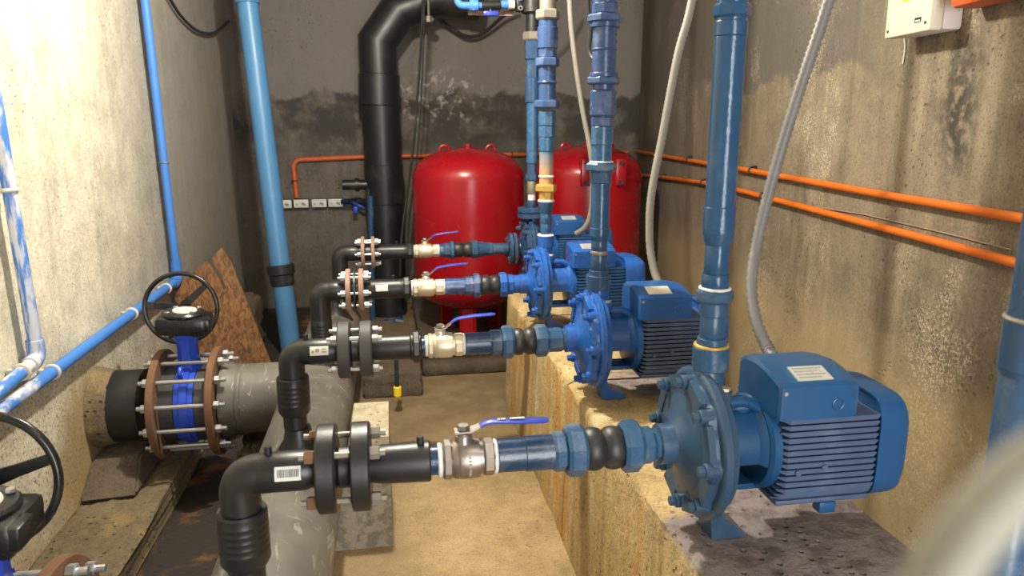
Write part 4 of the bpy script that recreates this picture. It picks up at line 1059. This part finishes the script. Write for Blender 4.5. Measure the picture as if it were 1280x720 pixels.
# ------------------------------------------------------------------ leaning boards
def onboard(px, py, y0, k):
    r = ray(px, py); s_ = (y0 + .9*k)/(r.y - k*r.z); return r*s_
def board(pts, y0, k, th, name, label):
    P = [onboard(a, b, y0, k) for a, b in pts]
    n = V((0, 1, -k)).normalized()*th
    mb = MB(); mb.loft([P, [p+n for p in P]]); return tag(mb.build(name, 'osb'), label, 'board')
board([(215, 360), (258, 327), (263, 331), (276, 352), (279, 362), (282, 360), (276, 342), (267, 330), (265, 322), (277, 309), (283, 318), (286, 324), (289, 326), (291, 333), (310, 381), (338, 452), (352, 500), (236, 560), (240, 455)], 3.50, .22, .016, 'strand_board', 'brown strand board leaning on the cream wall behind the handwheel')
board([(190, 366), (223, 348), (232, 352), (236, 420), (205, 430)], 3.62, .1, .016, 'board_scrap', 'dark board scrap tucked behind the handwheel and strand board')

# ------------------------------------------------------------------ camera
cam = bpy.data.cameras.new('camera'); co = bpy.data.objects.new('camera', cam); C.objects.link(co)
co.matrix_world = Matrix((( RT.x, UP.x, -FW.x, 0), (RT.y, UP.y, -FW.y, 0), (RT.z, UP.z, -FW.z, 0), (0, 0, 0, 1)))
cam.sensor_width = 36; cam.lens = FPX/1280*36; cam.clip_start = .005; cam.clip_end = 50
cam.dof.use_dof = True; cam.dof.focus_distance = 1.9; cam.dof.aperture_fstop = 7.0
bpy.context.scene.camera = co

# ------------------------------------------------------------------ lamps of the room, and an added fill bulb
def area(name, loc, size, size_y, watts, col, target=None):
    l = bpy.data.lights.new(name, 'AREA'); l.shape = 'RECTANGLE'; l.size = size; l.size_y = size_y; l.energy = watts; l.color = col
    o = bpy.data.objects.new(name, l); C.objects.link(o); o.location = loc
    d = (V(target)-V(loc)) if target else V((0, 0, -1))
    o.rotation_euler = d.to_track_quat('-Z', 'Y').to_euler(); return o
def bulb(name, loc, r, watts, col):
    l = bpy.data.lights.new(name, 'POINT'); l.shadow_soft_size = r; l.energy = watts; l.color = col
    o = bpy.data.objects.new(name, l); C.objects.link(o); o.location = loc; return o
bulb('ceiling_or_fill_bulb', (-.05, 2.32, .98), .05, 74, (1.0, .93, .80))
bulb('ceiling_or_fill_bulb', (.55, .25, 1.08), .055, 7, (1.0, .95, .88))  # unseen bulb added as weak fill for the camera side
dl = area('doorway_daylight', ((DX0+DX1)/2, YN-.1, (DZ+ZF)/2+.1), DX1-DX0, DZ-ZF-.1, 38, (.95, .98, 1.0), ((DX0+DX1)/2, 2, (DZ+ZF)/2+.1))
w = bpy.data.worlds.new('world'); bpy.context.scene.world = w; w.use_nodes = True
w.node_tree.nodes['Background'].inputs[0].default_value = (.8, .85, 1, 1); w.node_tree.nodes['Background'].inputs[1].default_value = .1
sc = bpy.context.scene
sc.view_settings.view_transform = 'Standard'; sc.view_settings.look = 'None'; sc.view_settings.gamma = 1; sc.view_settings.exposure = 1.3
sc.view_settings.use_curve_mapping = False
sc.cycles.use_denoising = True; sc.cycles.max_bounces = 8; sc.cycles.diffuse_bounces = 5
